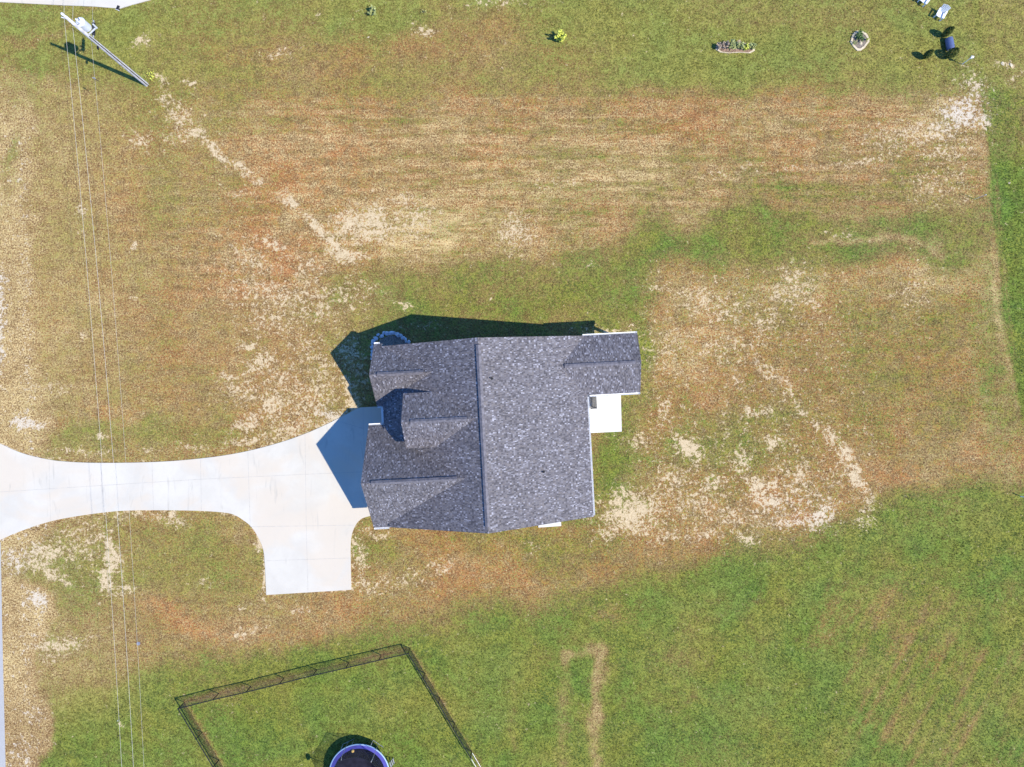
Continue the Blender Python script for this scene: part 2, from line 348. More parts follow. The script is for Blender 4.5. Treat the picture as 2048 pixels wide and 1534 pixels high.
    arc = np.maximum(arc, sstep(px, 705, 760) * (1 - sstep(px, 1240, 1320)) * sstep(py, 1040, 1060) * (1 - sstep(wy, c4 - 40, c4)) * .9)
    g = setv(g, arc, .30); r = setv(r, arc, .95); st = setv(st, arc, .32)
    g = g + .25 * blob(wx, wy, 760, 1110, 60, 40) + .22 * blob(wx, wy, 1050, 1090, 140, 30)
    # lower green field
    wl_ = .35 * wy + .65 * py; low = sstep(wl_, c4 - 46, c4 + 66)
    g = setv(g, low, .93); r = setv(r, low, .28); ye = np.maximum(ye, .12 * low); st = setv(st, low, .06)
    g = g + low * (.20 * fbm(X, Y, 7, 51) + .22 * fbm(X, Y, 1.6, 57)); ye = ye - .25 * low * fbm(X, Y, 3, 58)
    g = g - low * (.16 * blob(px, py, 1900, 1330, 200, 260) + .12 * blob(px, py, 1450, 1330, 200, 140))
    r = r + low * .5 * blob(px, py, 1880, 1300, 220, 280) + low * .6 * blob(wx, wy, 1240, 1215, 70, 22); g = g - .4 * blob(wx, wy, 1240, 1215, 70, 20)
    fs = 0
    q = (px - 1024) * math.cos(R(28)) + (py - 767) * math.sin(R(28))
    g = g - .10 * low * np.sin(q / 12 * math.pi) * sstep(px, 1550, 1800) * sstep(py, 1150, 1350)
    # pale U shaped mark and old tracks in the grass
    u = band(sx, sy, [(1122, 1534), (1126, 1420), (1130, 1315)], 15) * .55 + band(sx, sy, [(1130, 1312), (1200, 1298)], 13) * .8 + band(sx, sy, [(1200, 1300), (1192, 1400), (1194, 1540)], 15)
    u = u + .45 * band(sx, sy, [(1025, 1360), (1028, 1500)], 10) + .35 * band(sx, sy, [(890, 1360), (930, 1362), (945, 1380)], 8) + .4 * blob(sx, sy, 1090, 1525, 60, 14)
    u = np.clip(u, 0, 1); g = g - .54 * u; st = st + .6 * u; ye = np.maximum(ye, .5 * u); r = r - .5 * u
    # left side of the lot
    lf = (1 - sstep(wx, 180, 420)) * sstep(wy, 130, 200) * (1 - low)
    g = setv(g, lf * .8, .5); ye = np.maximum(ye, lf * .75 * (1 - sstep(wy, 780, 860)))
    ye = np.maximum(ye, .75 * blob(wx, wy, 150, 1370, 130, 80)); ye = np.maximum(ye, .4 * blob(wx, wy, 330, 1180, 200, 70)); ye = np.maximum(ye, .3 * (1 - sstep(wx, 500, 900)) * (1 - top) * (1 - low))
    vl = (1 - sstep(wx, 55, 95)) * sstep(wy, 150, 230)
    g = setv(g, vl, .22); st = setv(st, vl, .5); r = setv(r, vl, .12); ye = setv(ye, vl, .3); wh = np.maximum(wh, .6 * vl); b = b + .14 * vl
    b = b + .22 * band(sx, sy, [(45, 280), (55, 560), (60, 880)], 10) + .26 * band(sx, sy, [(50, 1170), (55, 1440)], 6) + .2 * band(sx, sy, [(80, 1200), (85, 1450)], 6)
    g = g + .5 * blob(wx, wy, 28, 300, 26, 60) - .3 * band(wx, wy, [(20, 90), (200, 20)], 14)
    g = g - .5 * vl * sstep(py, 1150, 1200)
    g = g + .25 * blob(wx, wy, 200, 860, 160, 26) + .2 * blob(wx, wy, 430, 850, 90, 40) - .2 * blob(wx, wy, 150, 830, 140, 14)
    r = r + .6 * blob(wx, wy, 150, 832, 150, 14)
    # below the driveway
    ye = np.maximum(ye, .35 * blob(wx, wy, 350, 1130, 260, 120)); g = g + .22 * blob(wx, wy, 400, 1120, 120, 70) + .2 * blob(wx, wy, 170, 1150, 120, 60); r = r + .35 * blob(wx, wy, 250, 1100, 90, 40) + .4 * band(wx, wy, [(280, 1220), (420, 1270), (640, 1270)], 28)
    g = g - .18 * band(wx, wy, [(280, 1220), (420, 1270), (640, 1270)], 28)
    # east boundary
    e1 = sstep(px + 8 * fbm(X, Y, 2, 61), 1968, 1990) * (1 - sstep(wy, 210, 260)); g = setv(g, e1, .66); r = setv(r, e1, .3); st = setv(st, e1, .4)
    e2 = sstep(px + 6 * fbm(X, Y, 2, 61), crv(py, [(230, 1965), (400, 1990), (560, 2005), (760, 2030), (1000, 2060)]), crv(py, [(230, 1990), (400, 2012), (560, 2022), (760, 2046), (1000, 2080)])) * sstep(wy, 210, 270) * (1 - sstep(py, 800, 900))
    g = setv(g, e2, 1.0); r = setv(r, e2, .1); st = setv(st, e2, 0); g = g - .35 * e2 * (1 - sstep(wy, 290, 350))
    tr = band(px, py, [(1950, 0), (1958, 60), (1966, 200), (1985, 330), (1988, 420), (2000, 500), (2008, 600), (2030, 740), (2048, 830)], 4)
    g = g + .3 * tr
    st = st + .3 * band(sx, sy, [(1925, 480), (1985, 560), (2000, 640), (2020, 760), (2040, 800)], 7); g = g - .16 * band(sx, sy, [(1985, 470), (1995, 640), (2018, 760)], 7)
    st = st + .3 * band(wx, wy, [(1830, 530), (1950, 560), (1980, 900), (2010, 960)], 32); g = g + .1 * band(wx, wy, [(1880, 470), (1960, 620), (1990, 900)], 34)
    # bare soil
    B = [(385, 262, 14, 10, 0, .8), (430, 300, 34, 8, 38, 1.0), (480, 335, 26, 10, 40, .9), (512, 365, 12, 7, 30, .8), (580, 408, 22, 10, 38, 1.0), (632, 455, 30, 9, 45, 1.0), (672, 490, 26, 9, 40, .8), (700, 440, 26, 22, 0, .62), (745, 440, 28, 26, 0, .62), (740, 460, 55, 22, 0, .5), (690, 510, 34, 10, 8, .9), (815, 400, 40, 10, 0, .5),
         (830, 440, 40, 40, 0, .42), (330, 195, 14, 22, 0, .5), (360, 235, 20, 28, 0, .5), (350, 270, 26, 16, 0, .42), (275, 280, 22, 16, 30, .62), (500, 520, 55, 40, 0, .45), (545, 490, 40, 10, 25, .65), (510, 580, 60, 34, 0, .45), (600, 590, 80, 24, 0, .45), (700, 590, 60, 26, 0, .4), (620, 540, 30, 26, 0, .45), (485, 395, 26, 18, 0, .4), (1030, 465, 26, 30, 0, .6), (1060, 470, 20, 10, 0, .5), (1120, 365, 60, 12, 0, .36),
         (770, 85 - 0, 0.1, .1, 0, 0), (848, 66, 22, 11, 20, .72), (285, 85, 16, 10, 0, .72), (560, 105, 26, 8, -10, .6), (1000, 5, 60, 8, 0, .55), (525, 34, 6, 5, 0, .6), (636, 31, 5, 4, 0, .7), (320, 158, 14, 7, 30, .7), (378, 168, 10, 6, 0, .7),
         (1950, 185, 22, 40, -15, .62), (1925, 225, 40, 28, -20, .80), (1965, 240, 18, 12, 30, .8), (1880, 262, 60, 24, -20, .50), (1800, 270, 90, 26, -8, .42), (1730, 322, 60, 6, -8, .6), (1900, 310, 60, 24, 0, .42), (1870, 370, 60, 34, -10, .40), (1640, 330, 160, 12, -4, .34), (2010, 128, 20, 7, 0, .6), (2030, 155, 20, 10, -20, .6), (1460, 345, 90, 10, -5, .36), (1945, 400, 12, 7, 0, .55), (1680, 468, 30, 5, 0, .5),
         (1310, 575, 26, 10, 0, .6), (1400, 600, 50, 26, 20, .46), (1450, 620, 40, 24, 0, .42), (1590, 570, 46, 34, -30, .50), (1560, 590, 34, 12, -30, .5), (1620, 610, 20, 8, 0, .5), (1545, 640, 14, 30, 0, .4), (1460, 700, 60, 40, 0, .36), (1330, 700, 60, 60, 0, .34), (1520, 660, 20, 30, 0, .42), (1830, 580, 40, 60, 0, .34),
         (1215, 660, 46, 6, 0, .8), (1470, 745, 40, 8, 60, .5), (1530, 740, 40, 14, 30, .62), (1565, 765, 34, 9, 45, .72), (1600, 815, 36, 9, 48, .66), (1640, 850, 26, 8, 40, .5), (1665, 875, 20, 14, 60, .68), (1690, 905, 18, 16, 60, .74), (1715, 955, 13, 30, -20, .95), (1740, 1000, 20, 30, 0, .5), (1735, 860, 5, 60, -6, .4),
         (1240, 1000, 22, 30, 40, .75), (1260, 1030, 50, 32, -20, .95), (1215, 1070, 34, 14, -10, .75), (1300, 1050, 30, 16, 0, .66), (1330, 1075, 36, 8, -15, .6), (1200, 1010, 12, 14, 0, .6), (1330, 820, 12, 30, 20, .62), (1270, 885, 30, 16, 0, .55), (1374, 892, 22, 14, 25, .95), (1390, 915, 10, 14, 0, .62), (1500, 825, 18, 10, 0, .7), (1530, 822, 24, 8, -20, .55), (1548, 882, 14, 14, 0, .7), (1450, 850, 4, 50, 0, .5), (1482, 930, 20, 30, 15, .58),
         (1518, 975, 20, 14, 30, 1.0), (1545, 970, 18, 8, 0, .8), (1540, 1003, 28, 12, 0, .92), (1605, 945, 16, 30, 0, .62), (1640, 1030, 32, 22, -40, .76), (1600, 1040, 40, 14, -20, .6), (1560, 1045, 26, 16, 0, .6), (1425, 965, 30, 14, 0, .62), (1490, 1080, 24, 9, 30, .9), (1410, 1070, 40, 12, 0, .6), (1480, 1040, 60, 20, 0, .4), (1690, 940, 40, 40, 0, .34), (1735, 1045, 16, 16, 0, .5), (1400, 1010, 60, 30, 0, .4), (1345, 960, 30, 30, 0, .42), (1595, 985, 60, 50, 0, .38),
         (1060, 1090, 30, 18, 0, .3), (880, 1130, 26, 16, 0, .5), (800, 1165, 60, 12, 0, .42), (720, 1110, 12, 40, 0, .6), (735, 1060, 12, 10, 0, .5), (750, 1180, 40, 12, 0, .5), (760, 1068, 22, 5, 0, .8), (720, 1170, 12, 14, 0, .6), (820, 1155, 30, 8, 0, .4), (495, 1265, 30, 9, -10, .6), (600, 1220, 14, 8, 0, .7), (410, 1165, 14, 10, 0, .5), (490, 1215, 10, 6, 0, .6),
         (529, 1150, 5, 60, 0, .8), (515, 1085, 7, 16, 30, .7), (350, 1040, 26, 12, 10, .75), (280, 1030, 60, 10, 0, .5), (160, 1055, 60, 12, -20, .5), (90, 1105, 44, 20, 0, .66), (60, 1130, 60, 14, 0, .6), (110, 1150, 34, 10, 30, .8), (220, 1110, 14, 40, -10, .85), (190, 1075, 40, 8, -25, .6), (215, 1160, 14, 22, 0, .9), (250, 1180, 26, 10, 0, .66), (70, 1200, 20, 16, 0, .9), (20, 1110, 20, 8, 0, .6), (120, 1290, 50, 14, -6, .7), (100, 1320, 20, 10, 0, .6), (75, 1280, 30, 30, 0, .4), (240, 1443, 6, 4, 0, .9), (80, 1430, 26, 16, 0, .45), (40, 1510, 30, 30, 0, .5), (150, 1095, 60, 40, 0, .38),
         (50, 845, 26, 9, -5, .9), (80, 851, 12, 5, 0, .8), (205, 871, 14, 5, 0, .8), (180, 905, 60, 8, 0, .55), (300, 900, 30, 7, 0, .5), (385, 895, 26, 8, 0, .6), (115, 775, 24, 12, 20, .5), (163, 425, 8, 12, 0, .8), (165, 460, 14, 5, 0, .5), (262, 490, 7, 14, 0, .6), (375, 510, 7, 6, 0, .7), (270, 600, 10, 5, 0, .6), (165, 672, 8, 9, 20, .6), (500, 695, 20, 7, -10, .75), (520, 725, 30, 12, -30, .75), (460, 755, 18, 8, 20, .8),
         (480, 780, 40, 26, 0, .55), (540, 810, 16, 30, 25, .8), (490, 850, 26, 14, -20, .8), (500, 880, 46, 8, -12, .7), (560, 760, 40, 30, 0, .5), (620, 800, 60, 50, 0, .50), (590, 850, 50, 16, -15, .6), (650, 740, 30, 30, 0, .5), (640, 780, 26, 20, 0, .5), (715, 830, 0.1, .1, 0, 0), (700, 780, 10, 30, -30, .8), (710, 810, 12, 14, -20, .9), (670, 830, 26, 12, -20, .7), (610, 700, 40, 40, 0, .38), (540, 640, 60, 30, 0, .38), (640, 620, 60, 20, 0, .4), (560, 860, 20, 20, 0, .5),
         (700, 700, 22, 24, 0, .66), (720, 740, 16, 40, 0, .5), (780, 690, 26, 20, 0, .7), (850, 650, 30, 10, 0, .35), (700, 620, 10, 8, 0, .6), (810, 615, 14, 6, 0, .7), (1180, 530, 14, 4, 0, .5), (980, 600, 6, 4, 0, .6), (1290, 560, 8, 4, 0, .4), (700, 560, 20, 14, 0, .4)]
    bb = np.zeros(X.shape)
    for cx, cy, rx, ry, a, k in B: 
        if k > 0: bb = np.maximum(bb, k * (.84 if cx > 1180 and k > .55 else .93) * blob(sx, sy, cx, cy, rx * 1.25, ry * 1.25, a))
    b = np.maximum(b, bb) + .15 * bb
    for cx, cy, rx, ry, k in [(760, 460, 110, 70, .24), (590, 620, 130, 90, .16), (580, 800, 130, 80, .08), (1500, 640, 200, 90, .16), (1560, 900, 190, 110, .15), (1450, 1020, 230, 60, .11), (1330, 900, 80, 140, .14), (1860, 270, 130, 70, .14), (150, 1120, 140, 60, .12), (380, 240, 60, 60, .18), (1060, 470, 160, 60, .12), (850, 1140, 160, 50, .10)]:
        b = b + k * blob(wx, wy, cx, cy, rx, ry)
    fs = np.maximum(band(px, py, [(369, 1403.5), (820.4, 1296.4), (975, 1555)], 6.5), band(px, py, [(369, 1404.5), (445, 1534)], 6.5)); g = g - .42 * fs; st = st + .2 * fs; b = b + .10 * fs
    # thin dry rim along the slab edges and gravelly verge by the road
    dt = np.abs(py - crv(px, DRIVE_TOP)) ; b = b + .35 * np.exp(-(dt / 5) ** 2) * (px < 726) * (px > -400)
    b = b + .35 * band(px, py, DRIVE_BOT[3:24], 5)
    gr = .55 * (1 - sstep(px + 14 * fbm(X, Y, 1, 71), 0, 20)) * sstep(py, 520, 560) * (1 - sstep(py, 720, 800)); b = b + gr; wh = np.maximum(wh, gr)
    wh = np.maximum(wh, .7 * blob(px, py, 1925, 220, 70, 50)); wh = np.maximum(wh, .6 * blob(px, py, 660, 825, 30, 14)); wh = np.maximum(wh, .35 * blob(px, py, 1620, 1030, 90, 40))
    g = g - .13 * (1 - sstep(px, 560, 760)) * sstep(py, 190, 300) * (1 - low) * (1 - .5 * blob(px, py, 400, 1120, 200, 90)); r = r + .34 * sstep(px, 130, 300) * (1 - sstep(px, 700, 800)) * (1 - top) * (1 - low); st = st + .14 * (1 - sstep(px, 60, 330)) * (1 - top) * (1 - low); st = st + .06 * (1 - sstep(px, 300, 760)) * (1 - top) * (1 - low)  # straw fade at left: pale dry verge plus washed-out glare put into the colour
    g = g + .10 * fbm(X, Y, 9, 81) + .09 * fbm(X, Y, 2.6, 87); r = r + .35 * fbm(X, Y, 5, 91); st = st + .25 * fbm(X, Y, 4, 95)
    g = g + .15 * rows_m * fine_rows; st = st - .14 * rows_m * fine_rows; r = r + .30 * rows_m * vnoise(X / 12, Y, .7, 141)
    q1 = (px - 1024) * .87 + (py - 767) * .5; q2 = -(px - 1024) * .5 + (py - 767) * .87
    dg = low * sstep(px, 1480, 1760) * sstep(py, 1060, 1300)
    g = g + .40 * dg * (vnoise(q1 / 25, q2 / 400, .42, 151) + .5 * vnoise(q1 / 25, q2 / 400, .9, 152)) - .08 * dg; r = r + .12 * dg * (.2 + vnoise(q1 / 25, q2 / 250, .6, 153))
    r = r * (1 - .8 * vl)
    # off-frame fallback
    g = np.clip(g, 0, 1.1)
    return np.clip(g, 0, 1), np.clip(b, 0, 1), np.clip(r, 0, 1), np.clip(ye, 0, 1), np.clip(st, 0, 1), np.clip(wh, 0, 1), np.clip(rows_m, 0, 1)

def color_attr(me, name, arr, alpha=None):
    a = me.color_attributes.new(name, 'FLOAT_COLOR', 'POINT'); c = np.ones((len(me.vertices), 4), np.float32)
    c[:, :3] = arr
    if alpha is not None: c[:, 3] = alpha
    a.data.foreach_set('color', c.ravel())

def build_ground():
    fx = np.arange(-46, 46.01, .2); fy = np.arange(-36, 36.01, .2)
    ext = np.array([60, 90, 150, 260, 500, 1000, 2500.])
    xs = np.concatenate([-ext[::-1], fx, ext]); ys = np.concatenate([-ext[::-1], fy, ext])
    GX, GY = np.meshgrid(xs, ys); nx, ny = len(xs), len(ys)
    co = np.zeros((nx * ny, 3), np.float32); co[:, 0] = GX.ravel(); co[:, 1] = GY.ravel()
    me = bpy.data.meshes.new('ground'); me.vertices.add(nx * ny); me.vertices.foreach_set('co', co.ravel())
    i = np.arange(nx - 1)[None, :] + np.arange(ny - 1)[:, None] * nx
    q = np.stack([i, i + 1, i + nx + 1, i + nx], -1).reshape(-1, 4)
    me.loops.add(q.size); me.loops.foreach_set('vertex_index', q.ravel().astype(np.int32))
    me.polygons.add(len(q)); me.polygons.foreach_set('loop_start', (np.arange(len(q)) * 4).astype(np.int32))
    me.update(calc_edges=True); me.materials.append(M['lawn'])
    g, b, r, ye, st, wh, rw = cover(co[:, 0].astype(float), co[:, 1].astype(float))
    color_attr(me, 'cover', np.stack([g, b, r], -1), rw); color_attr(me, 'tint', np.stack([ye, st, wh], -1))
    o = bpy.data.objects.new('ground', me); col.objects.link(o); o['kind'] = 'structure'
build_ground()

# ------------------------------------------------------------------ driveway, patio, road
def poly_prism(name, pts, z0, z1, m, kind='structure'):
    bm = bmesh.new(); t = [bm.verts.new((p[0], p[1], z1)) for p in pts]; lo = [bm.verts.new((p[0], p[1], z0)) for p in pts]
    bm.faces.new(t); n = len(pts)
    for i in range(n): bm.faces.new((t[i], lo[i], lo[(i + 1) % n], t[(i + 1) % n]))
    bmesh.ops.triangulate(bm, faces=[f for f in bm.faces if len(f.verts) > 4]); bmesh.ops.recalc_face_normals(bm, faces=bm.faces)
    me = bpy.data.meshes.new(name); bm.to_mesh(me); bm.free(); me.materials.append(m)
    o = bpy.data.objects.new(name, me); col.objects.link(o)
    if kind: o['kind'] = kind
    return o
def smooth_line(pts, n=4):
    out = []
    for i in range(len(pts) - 1):
        p0 = pts[max(i - 1, 0)]; p1 = pts[i]; p2 = pts[i + 1]; p3 = pts[min(i + 2, len(pts) - 1)]
        for k in range(n):
            t = k / n
            out.append(tuple(.5 * ((2 * p1[a]) + (-p0[a] + p2[a]) * t + (2 * p0[a] - 5 * p1[a] + 4 * p2[a] - p3[a]) * t * t + (-p0[a] + 3 * p1[a] - 3 * p2[a] + p3[a]) * t ** 3) for a in (0, 1)))
    out.append(pts[-1]); return out
ZD = .06
def GP(p, z=ZD): return W(p[0], p[1], z)
dr_pts = smooth_line(DRIVE_TOP) + [(770, 812.5), (808, 812), (808, 1030)] + smooth_line(DRIVE_BOT[:7], 3) + [DRIVE_BOT[7]] + smooth_line(DRIVE_BOT[8:], 3)
poly_prism('driveway', [GP(p) for p in dr_pts], -.05, ZD, M['conc'])
jb = MB()
def joint(a, b, w=.022):
    A = GP(a, ZD + .004); B = GP(b, ZD + .004); d = (B - A).normalized(); n = Vector((-d.y, d.x, 0)) * w / 2
    jb.face([A - n, B - n, B + n, A + n])
for a, b in [((-300, 1003), (400, 958.5)), ((400, 958.5), (611, 948.6)), ((611, 948.6), (760, 942)), ((495.7, 904), (500.4, 1053)), ((610, 869), (612.5, 1052)), ((612.5, 1052), (616, 1184)),
             ((500.4, 1053.5), (707.7, 1050.3)), ((533, 1121.5), (701, 1116)), ((726, 815.6), (729, 942)), ((683, 844), (726, 857)), ((98, 920), (101, 1042)), ((202, 926), (205, 1025)), ((304, 925), (307, 1020)), ((401, 918), (403, 1021))]: joint(a, b)
o = jb.build('driveway_joints', M['joint']); o['kind'] = 'structure'
poly_prism('patio', [W(1170, 786.5, .1), W(1241.5, 786.5, .1), W(1243.5, 863, .1), W(1170, 866.5, .1)], -.05, .1, M['patio'])
poly_prism('stoop', [W(1075, 1030, .1), W(1121, 1030, .1), W(1122.5, 1052, .1), W(1077, 1055, .1)], -.05, .1, M['patio'])
poly_prism('porch_slab', [W(1185, 672, .1), W(1262, 668, .1), W(1265, 786.4, .1), W(1185, 786.4, .1)], -.05, .1, M['patio'])
poly_prism('road', [W(-4, 1080, .02), W(1, 1085, .02), W(4, 1250, .02), W(11, 1534, .02), W(30, 2300, .02), W(-400, 2300, .02), W(-400, -900, .02), W(-18, -900, .02), W(-14, 600, .02)], -.05, .02, M['asphalt'])
poly_prism('neighbour_driveway', [GP(p) for p in [(-300, -12), (0, 4), (120, 10), (185, 12.5), (240, 17), (262, 10), (300, 0), (360, -30), (900, -60), (900, -300), (-300, -300)]], -.05, ZD, M['conc'])

# ------------------------------------------------------------------ house
TH = R(3.0); cT, sT = math.cos(TH), math.sin(TH)
HOUSE = thing('house', 'brick house with grey shingle roof and three front gables at the end of the driveway', 'house', (0, 0, 0), TH)
RU, ZR = -2.18, 8.0; UE, UWE, ZE = 5.57, -9.70, 3.9; VN, VS = 3.28, -10.22
sE = (ZR - ZE) / (UE - RU); sW = (ZR - ZE) / (RU - UWE)
roof = MB()
def plane(pts, uv_dir, thick=.16, m=0, fm=1):
    """roof slope: pts ccw seen from above; uv_dir horizontal unit vector along the eave"""
    P = [Vector(p) for p in pts]; e = Vector((*uv_dir, 0)).normalized()
    n = (P[1] - P[0]).cross(P[2] - P[0]).normalized(); n = n if n.z > 0 else -n
    dn = n.cross(e).normalized()
    uv = [(p.dot(e), p.dot(dn)) for p in P]
    roof.face(P, m, uv)
    L = [p - Vector((0, 0, thick)) for p in P]
    roof.face(list(reversed(L)), fm)
    for i in range(len(P)):
        j = (i + 1) % len(P); roof.face([P[i], L[i], L[j], P[j]], fm)
plane([(RU, VS, ZR), (UE, VS, ZE), (UE, VN, ZE), (RU, VN, ZR)], (0, 1))
plane([(UWE, VS, ZE), (RU, VS, ZR), (RU, VN, ZR), (UWE, VN, ZE)], (0, 1))
def gable(u0, ub, vc, hw, zr, ze, side=-1, trimN=None, trimS=None):
    """cross gable: ridge along u from front u0 to back ub"""
    s = (zr - ze) / hw
    for sg, tr in ((1, trimN), (-1, trimS)):
        ve = vc + sg * hw
        if tr:
            ut, vt = tr; zt = zr - s * abs(vt - vc)
            pts = [(u0, vc, zr), (u0, ve, ze), (ut, ve, ze), (ut, vt, zt), (ub, vt, zt), (ub, vc, zr)]
        else: pts = [(u0, vc, zr), (u0, ve, ze), (ub, ve, ze), (ub, vc, zr)]
        if sg * (1 if ub > u0 else -1) < 0: pass
        pts = pts if (sg < 0) == (ub > u0) else pts[::-1]
        plane(pts, (1, 0))
gable(-10.17, -5.65, 1.15, 2.34, 6.1, 3.7, trimN=(-9.55, 3.22))
gable(-10.92, -3.60, -6.43, 3.86, 7.22, 3.5, trimS=(-9.6, -10.17))
# dormer eaves stop where they meet the main slope
zd = 6.1; ud = RU - (ZR - zd) / sW
dv, dh, dz = -2.27, 1.97, 7.76
for sg in (1, -1):
    P = [(-7.8, dv, dz), (-7.8, dv + sg * dh, zd), (ud + .12, dv + sg * dh, zd), (RU - (ZR - dz) / sW + .12, dv, dz)]
    plane(P if sg < 0 else P[::-1], (1, 0))
gable(9.52, 3.68, 1.06, 2.22, 4.95, 3.9, trimN=(5.5, 3.2), trimS=(5.5, -1.1))
ro = roof.build('roof', [M['shingle'], M['trim']], HOUSE)
tag(ro, 'grey shingle roof')
# ridge caps
def ridge_cap(a, b, w, slope, t=.05):
    m = MB(); a = Vector(a); b = Vector(b); d = (b - a).normalized(); sd = Vector((-d.y, d.x, 0)) * w / 2; dz_ = Vector((0, 0, slope * w / 2)); up = Vector((0, 0, t))
    L = (b - a).length; n = max(1, int(L / .3))
    for k in range(n):
        p = a + d * (L * k / n); q = a + d * (L * (k + 1) / n); h = up + Vector((0, 0, .008 * (k % 2)))
        A = [p - sd - dz_, p, p + sd - dz_]; Bq = [q - sd - dz_, q, q + sd - dz_]
        T = [x + h for x in A]; T2 = [x + h * 1.0 for x in Bq]
        for i in (0, 1):
            m.face([T[i], T[i + 1], T2[i + 1], T2[i]], 0)
        m.face([A[0], Bq[0], T2[0], T[0]], 1); m.face([A[2], T[2], T2[2], Bq[2]], 1)
        m.face([A[0], T[0], T[1], A[1]], 1); m.face([A[1], T[1], T[2], A[2]], 1)
        m.face([Bq[0], Bq[1], T2[1], T2[0]], 1); m.face([Bq[1], Bq[2], T2[2], T2[1]], 1)
    m.build('ridge_vent', [M['cap'], M['black']], ro)
ridge_cap((RU, VS + .45, ZR), (RU, VN - .5, ZR), .34, .53, .10)
ridge_cap((-9.6, 1.15, 6.1), (-6.25, 1.15, 6.1), .3, .95, .11)
ridge_cap((-10.2, -6.43, 7.22), (-4.15, -6.43, 7.22), .3, .95, .12)
ridge_cap((-7.15, dv, dz), (-3.2, dv, dz), .3, .9, .11)
ridge_cap((3.9, 1.06, 4.95), (9.1, 1.06, 4.95), .3, .47, .11)
# vent pipes
def zmE(u): return ZR - sE * (u - RU)
for px, py in ((983, 757), (1087, 944)):
    p = W(px, py, 7.0 if px < 1000 else 5.6); u = p.x * cT + p.y * sT; v = -p.x * sT + p.y * cT; z = zmE(u)
    p = W(px, py, z); u = p.x * cT + p.y * sT; v = -p.x * sT + p.y * cT; z = zmE(u)
    m = MB(); m.tube([(u, v, z - .05), (u, v, z + .28)], .045, 10); m.tube([(u, v, z - .03), (u, v, z + .06)], [.11, .05], 10)
    m.build('vent_pipe', M['pipe'], ro)
# walls
def wall_box(u0, v0, u1, v1, z0, z1, mname='brick', gables=None, parent=HOUSE, name='wall', cap=False):
    m = MB()
    def q(a, b, zt0, zt1):
        L = (Vector(b) - Vector(a)).length
        m.face([(a[0], a[1], z0), (b[0], b[1], z0), (b[0], b[1], zt1), (a[0], a[1], zt0)], 0, [(0, z0), (L, z0), (L, zt1), (0, zt0)])
    g = gables or {}
    for key, a, b in (('S', (u0, v0), (u1, v0)), ('E', (u1, v0), (u1, v1)), ('N', (u1, v1), (u0, v1)), ('W', (u0, v1), (u0, v0))):
        if key in g:
            (cu, cv), cz = g[key]; L = math.hypot(b[0] - a[0], b[1] - a[1]); lc = math.hypot(cu - a[0], cv - a[1])
            m.face([(*a, z0), (*b, z0), (*b, z1), (cu, cv, cz), (*a, z1)], 0, [(0, z0), (L, z0), (L, z1), (lc, cz), (0, z1)])
        else: q(a, b, z1, z1)
    if cap: m.face([(u0, v0, z1), (u1, v0, z1), (u1, v1, z1), (u0, v1, z1)])
    return m.build(name, M[mname], parent)
wall_box(-9.25, -9.9, 5.15, 2.95, 0, 3.9, gables={'N': ((RU, 2.95), 7.7), 'S': ((RU, -9.9), 7.7)})
wall_box(-10.6, -9.93, -9.255, -2.95, 0, 3.45, gables={'W': ((-10.6, -6.43), 6.85)})
wall_box(-9.9, -.82, -9.255, 3.12, 0, 3.65, gables={'W': ((-9.9, 1.15), 5.75)})
dw = MB(); uw = -7.5
dw.face([(uw, dv - 1.7, 4.8), (uw, dv - 1.7, 6.05), (uw, dv, 7.6), (uw, dv + 1.7, 6.05), (uw, dv + 1.7, 4.8)])
for sg in (1, -1):
    v = dv + sg * 1.7; ub = RU - (ZR - 6.05) / sW
    dw.face([(uw, v, 4.8), (uw, v, 6.05), (ub, v, 6.05)])
dw.build('dormer_wall', M['siding'], HOUSE)
# white eave gutters, rake boards
def gut(name, a, b, w=.13, h=.12):
    m = MB(); a = Vector(a); b = Vector(b); d = (b - a).normalized(); n = Vector((-d.y, d.x, 0)); t = .012
    m.beam(a - Vector((0, 0, h)), b - Vector((0, 0, h)), w, t)
    for s_ in (-1, 1): m.beam(a + n * s_ * (w / 2) - Vector((0, 0, h / 2)), b + n * s_ * (w / 2) - Vector((0, 0, h / 2)), .02, h)
    for e_ in (a, b): m.beam(e_ - n * w / 2 - Vector((0, 0, h / 2)), e_ + n * w / 2 - Vector((0, 0, h / 2)), .02, h)
    m.build(name, M['gutter'], ro)
gut('gutter', (UE + .05, VS + .1, ZE - .04), (UE + .05, -1.3, ZE - .04), .075)
gut('gutter', (UWE - .075, -2.4, ZE - .04), (UWE - .075, -1.3, ZE - .04))
gut('gutter', (5.45, 3.345, ZE - .02), (9.5, 3.345, ZE - .02), .08)
gut('gutter', (5.75, -1.225, ZE - .02), (9.5, -1.225, ZE - .02), .10)
gut('gutter', (-10.15, 3.55, 3.68), (-9.75, 3.55, 3.68), .09)
gut('gutter', (-10.9, -2.51, 3.48), (-9.8, -2.51, 3.48), .10)
gut('gutter', (-10.9, -10.35, 3.48), (-9.8, -10.35, 3.48), .09)
gut('gutter', (-10.12, -1.25, 3.68), (-9.8, -1.25, 3.68), .09)
# downspout beside the entry
for v_ in (-1.05, -2.75):
    m = MB(); m.beam((-9.32, v_, .1), (-9.32, v_, 3.75), .07, .09); m.build('downspout', M['gutter'], HOUSE)
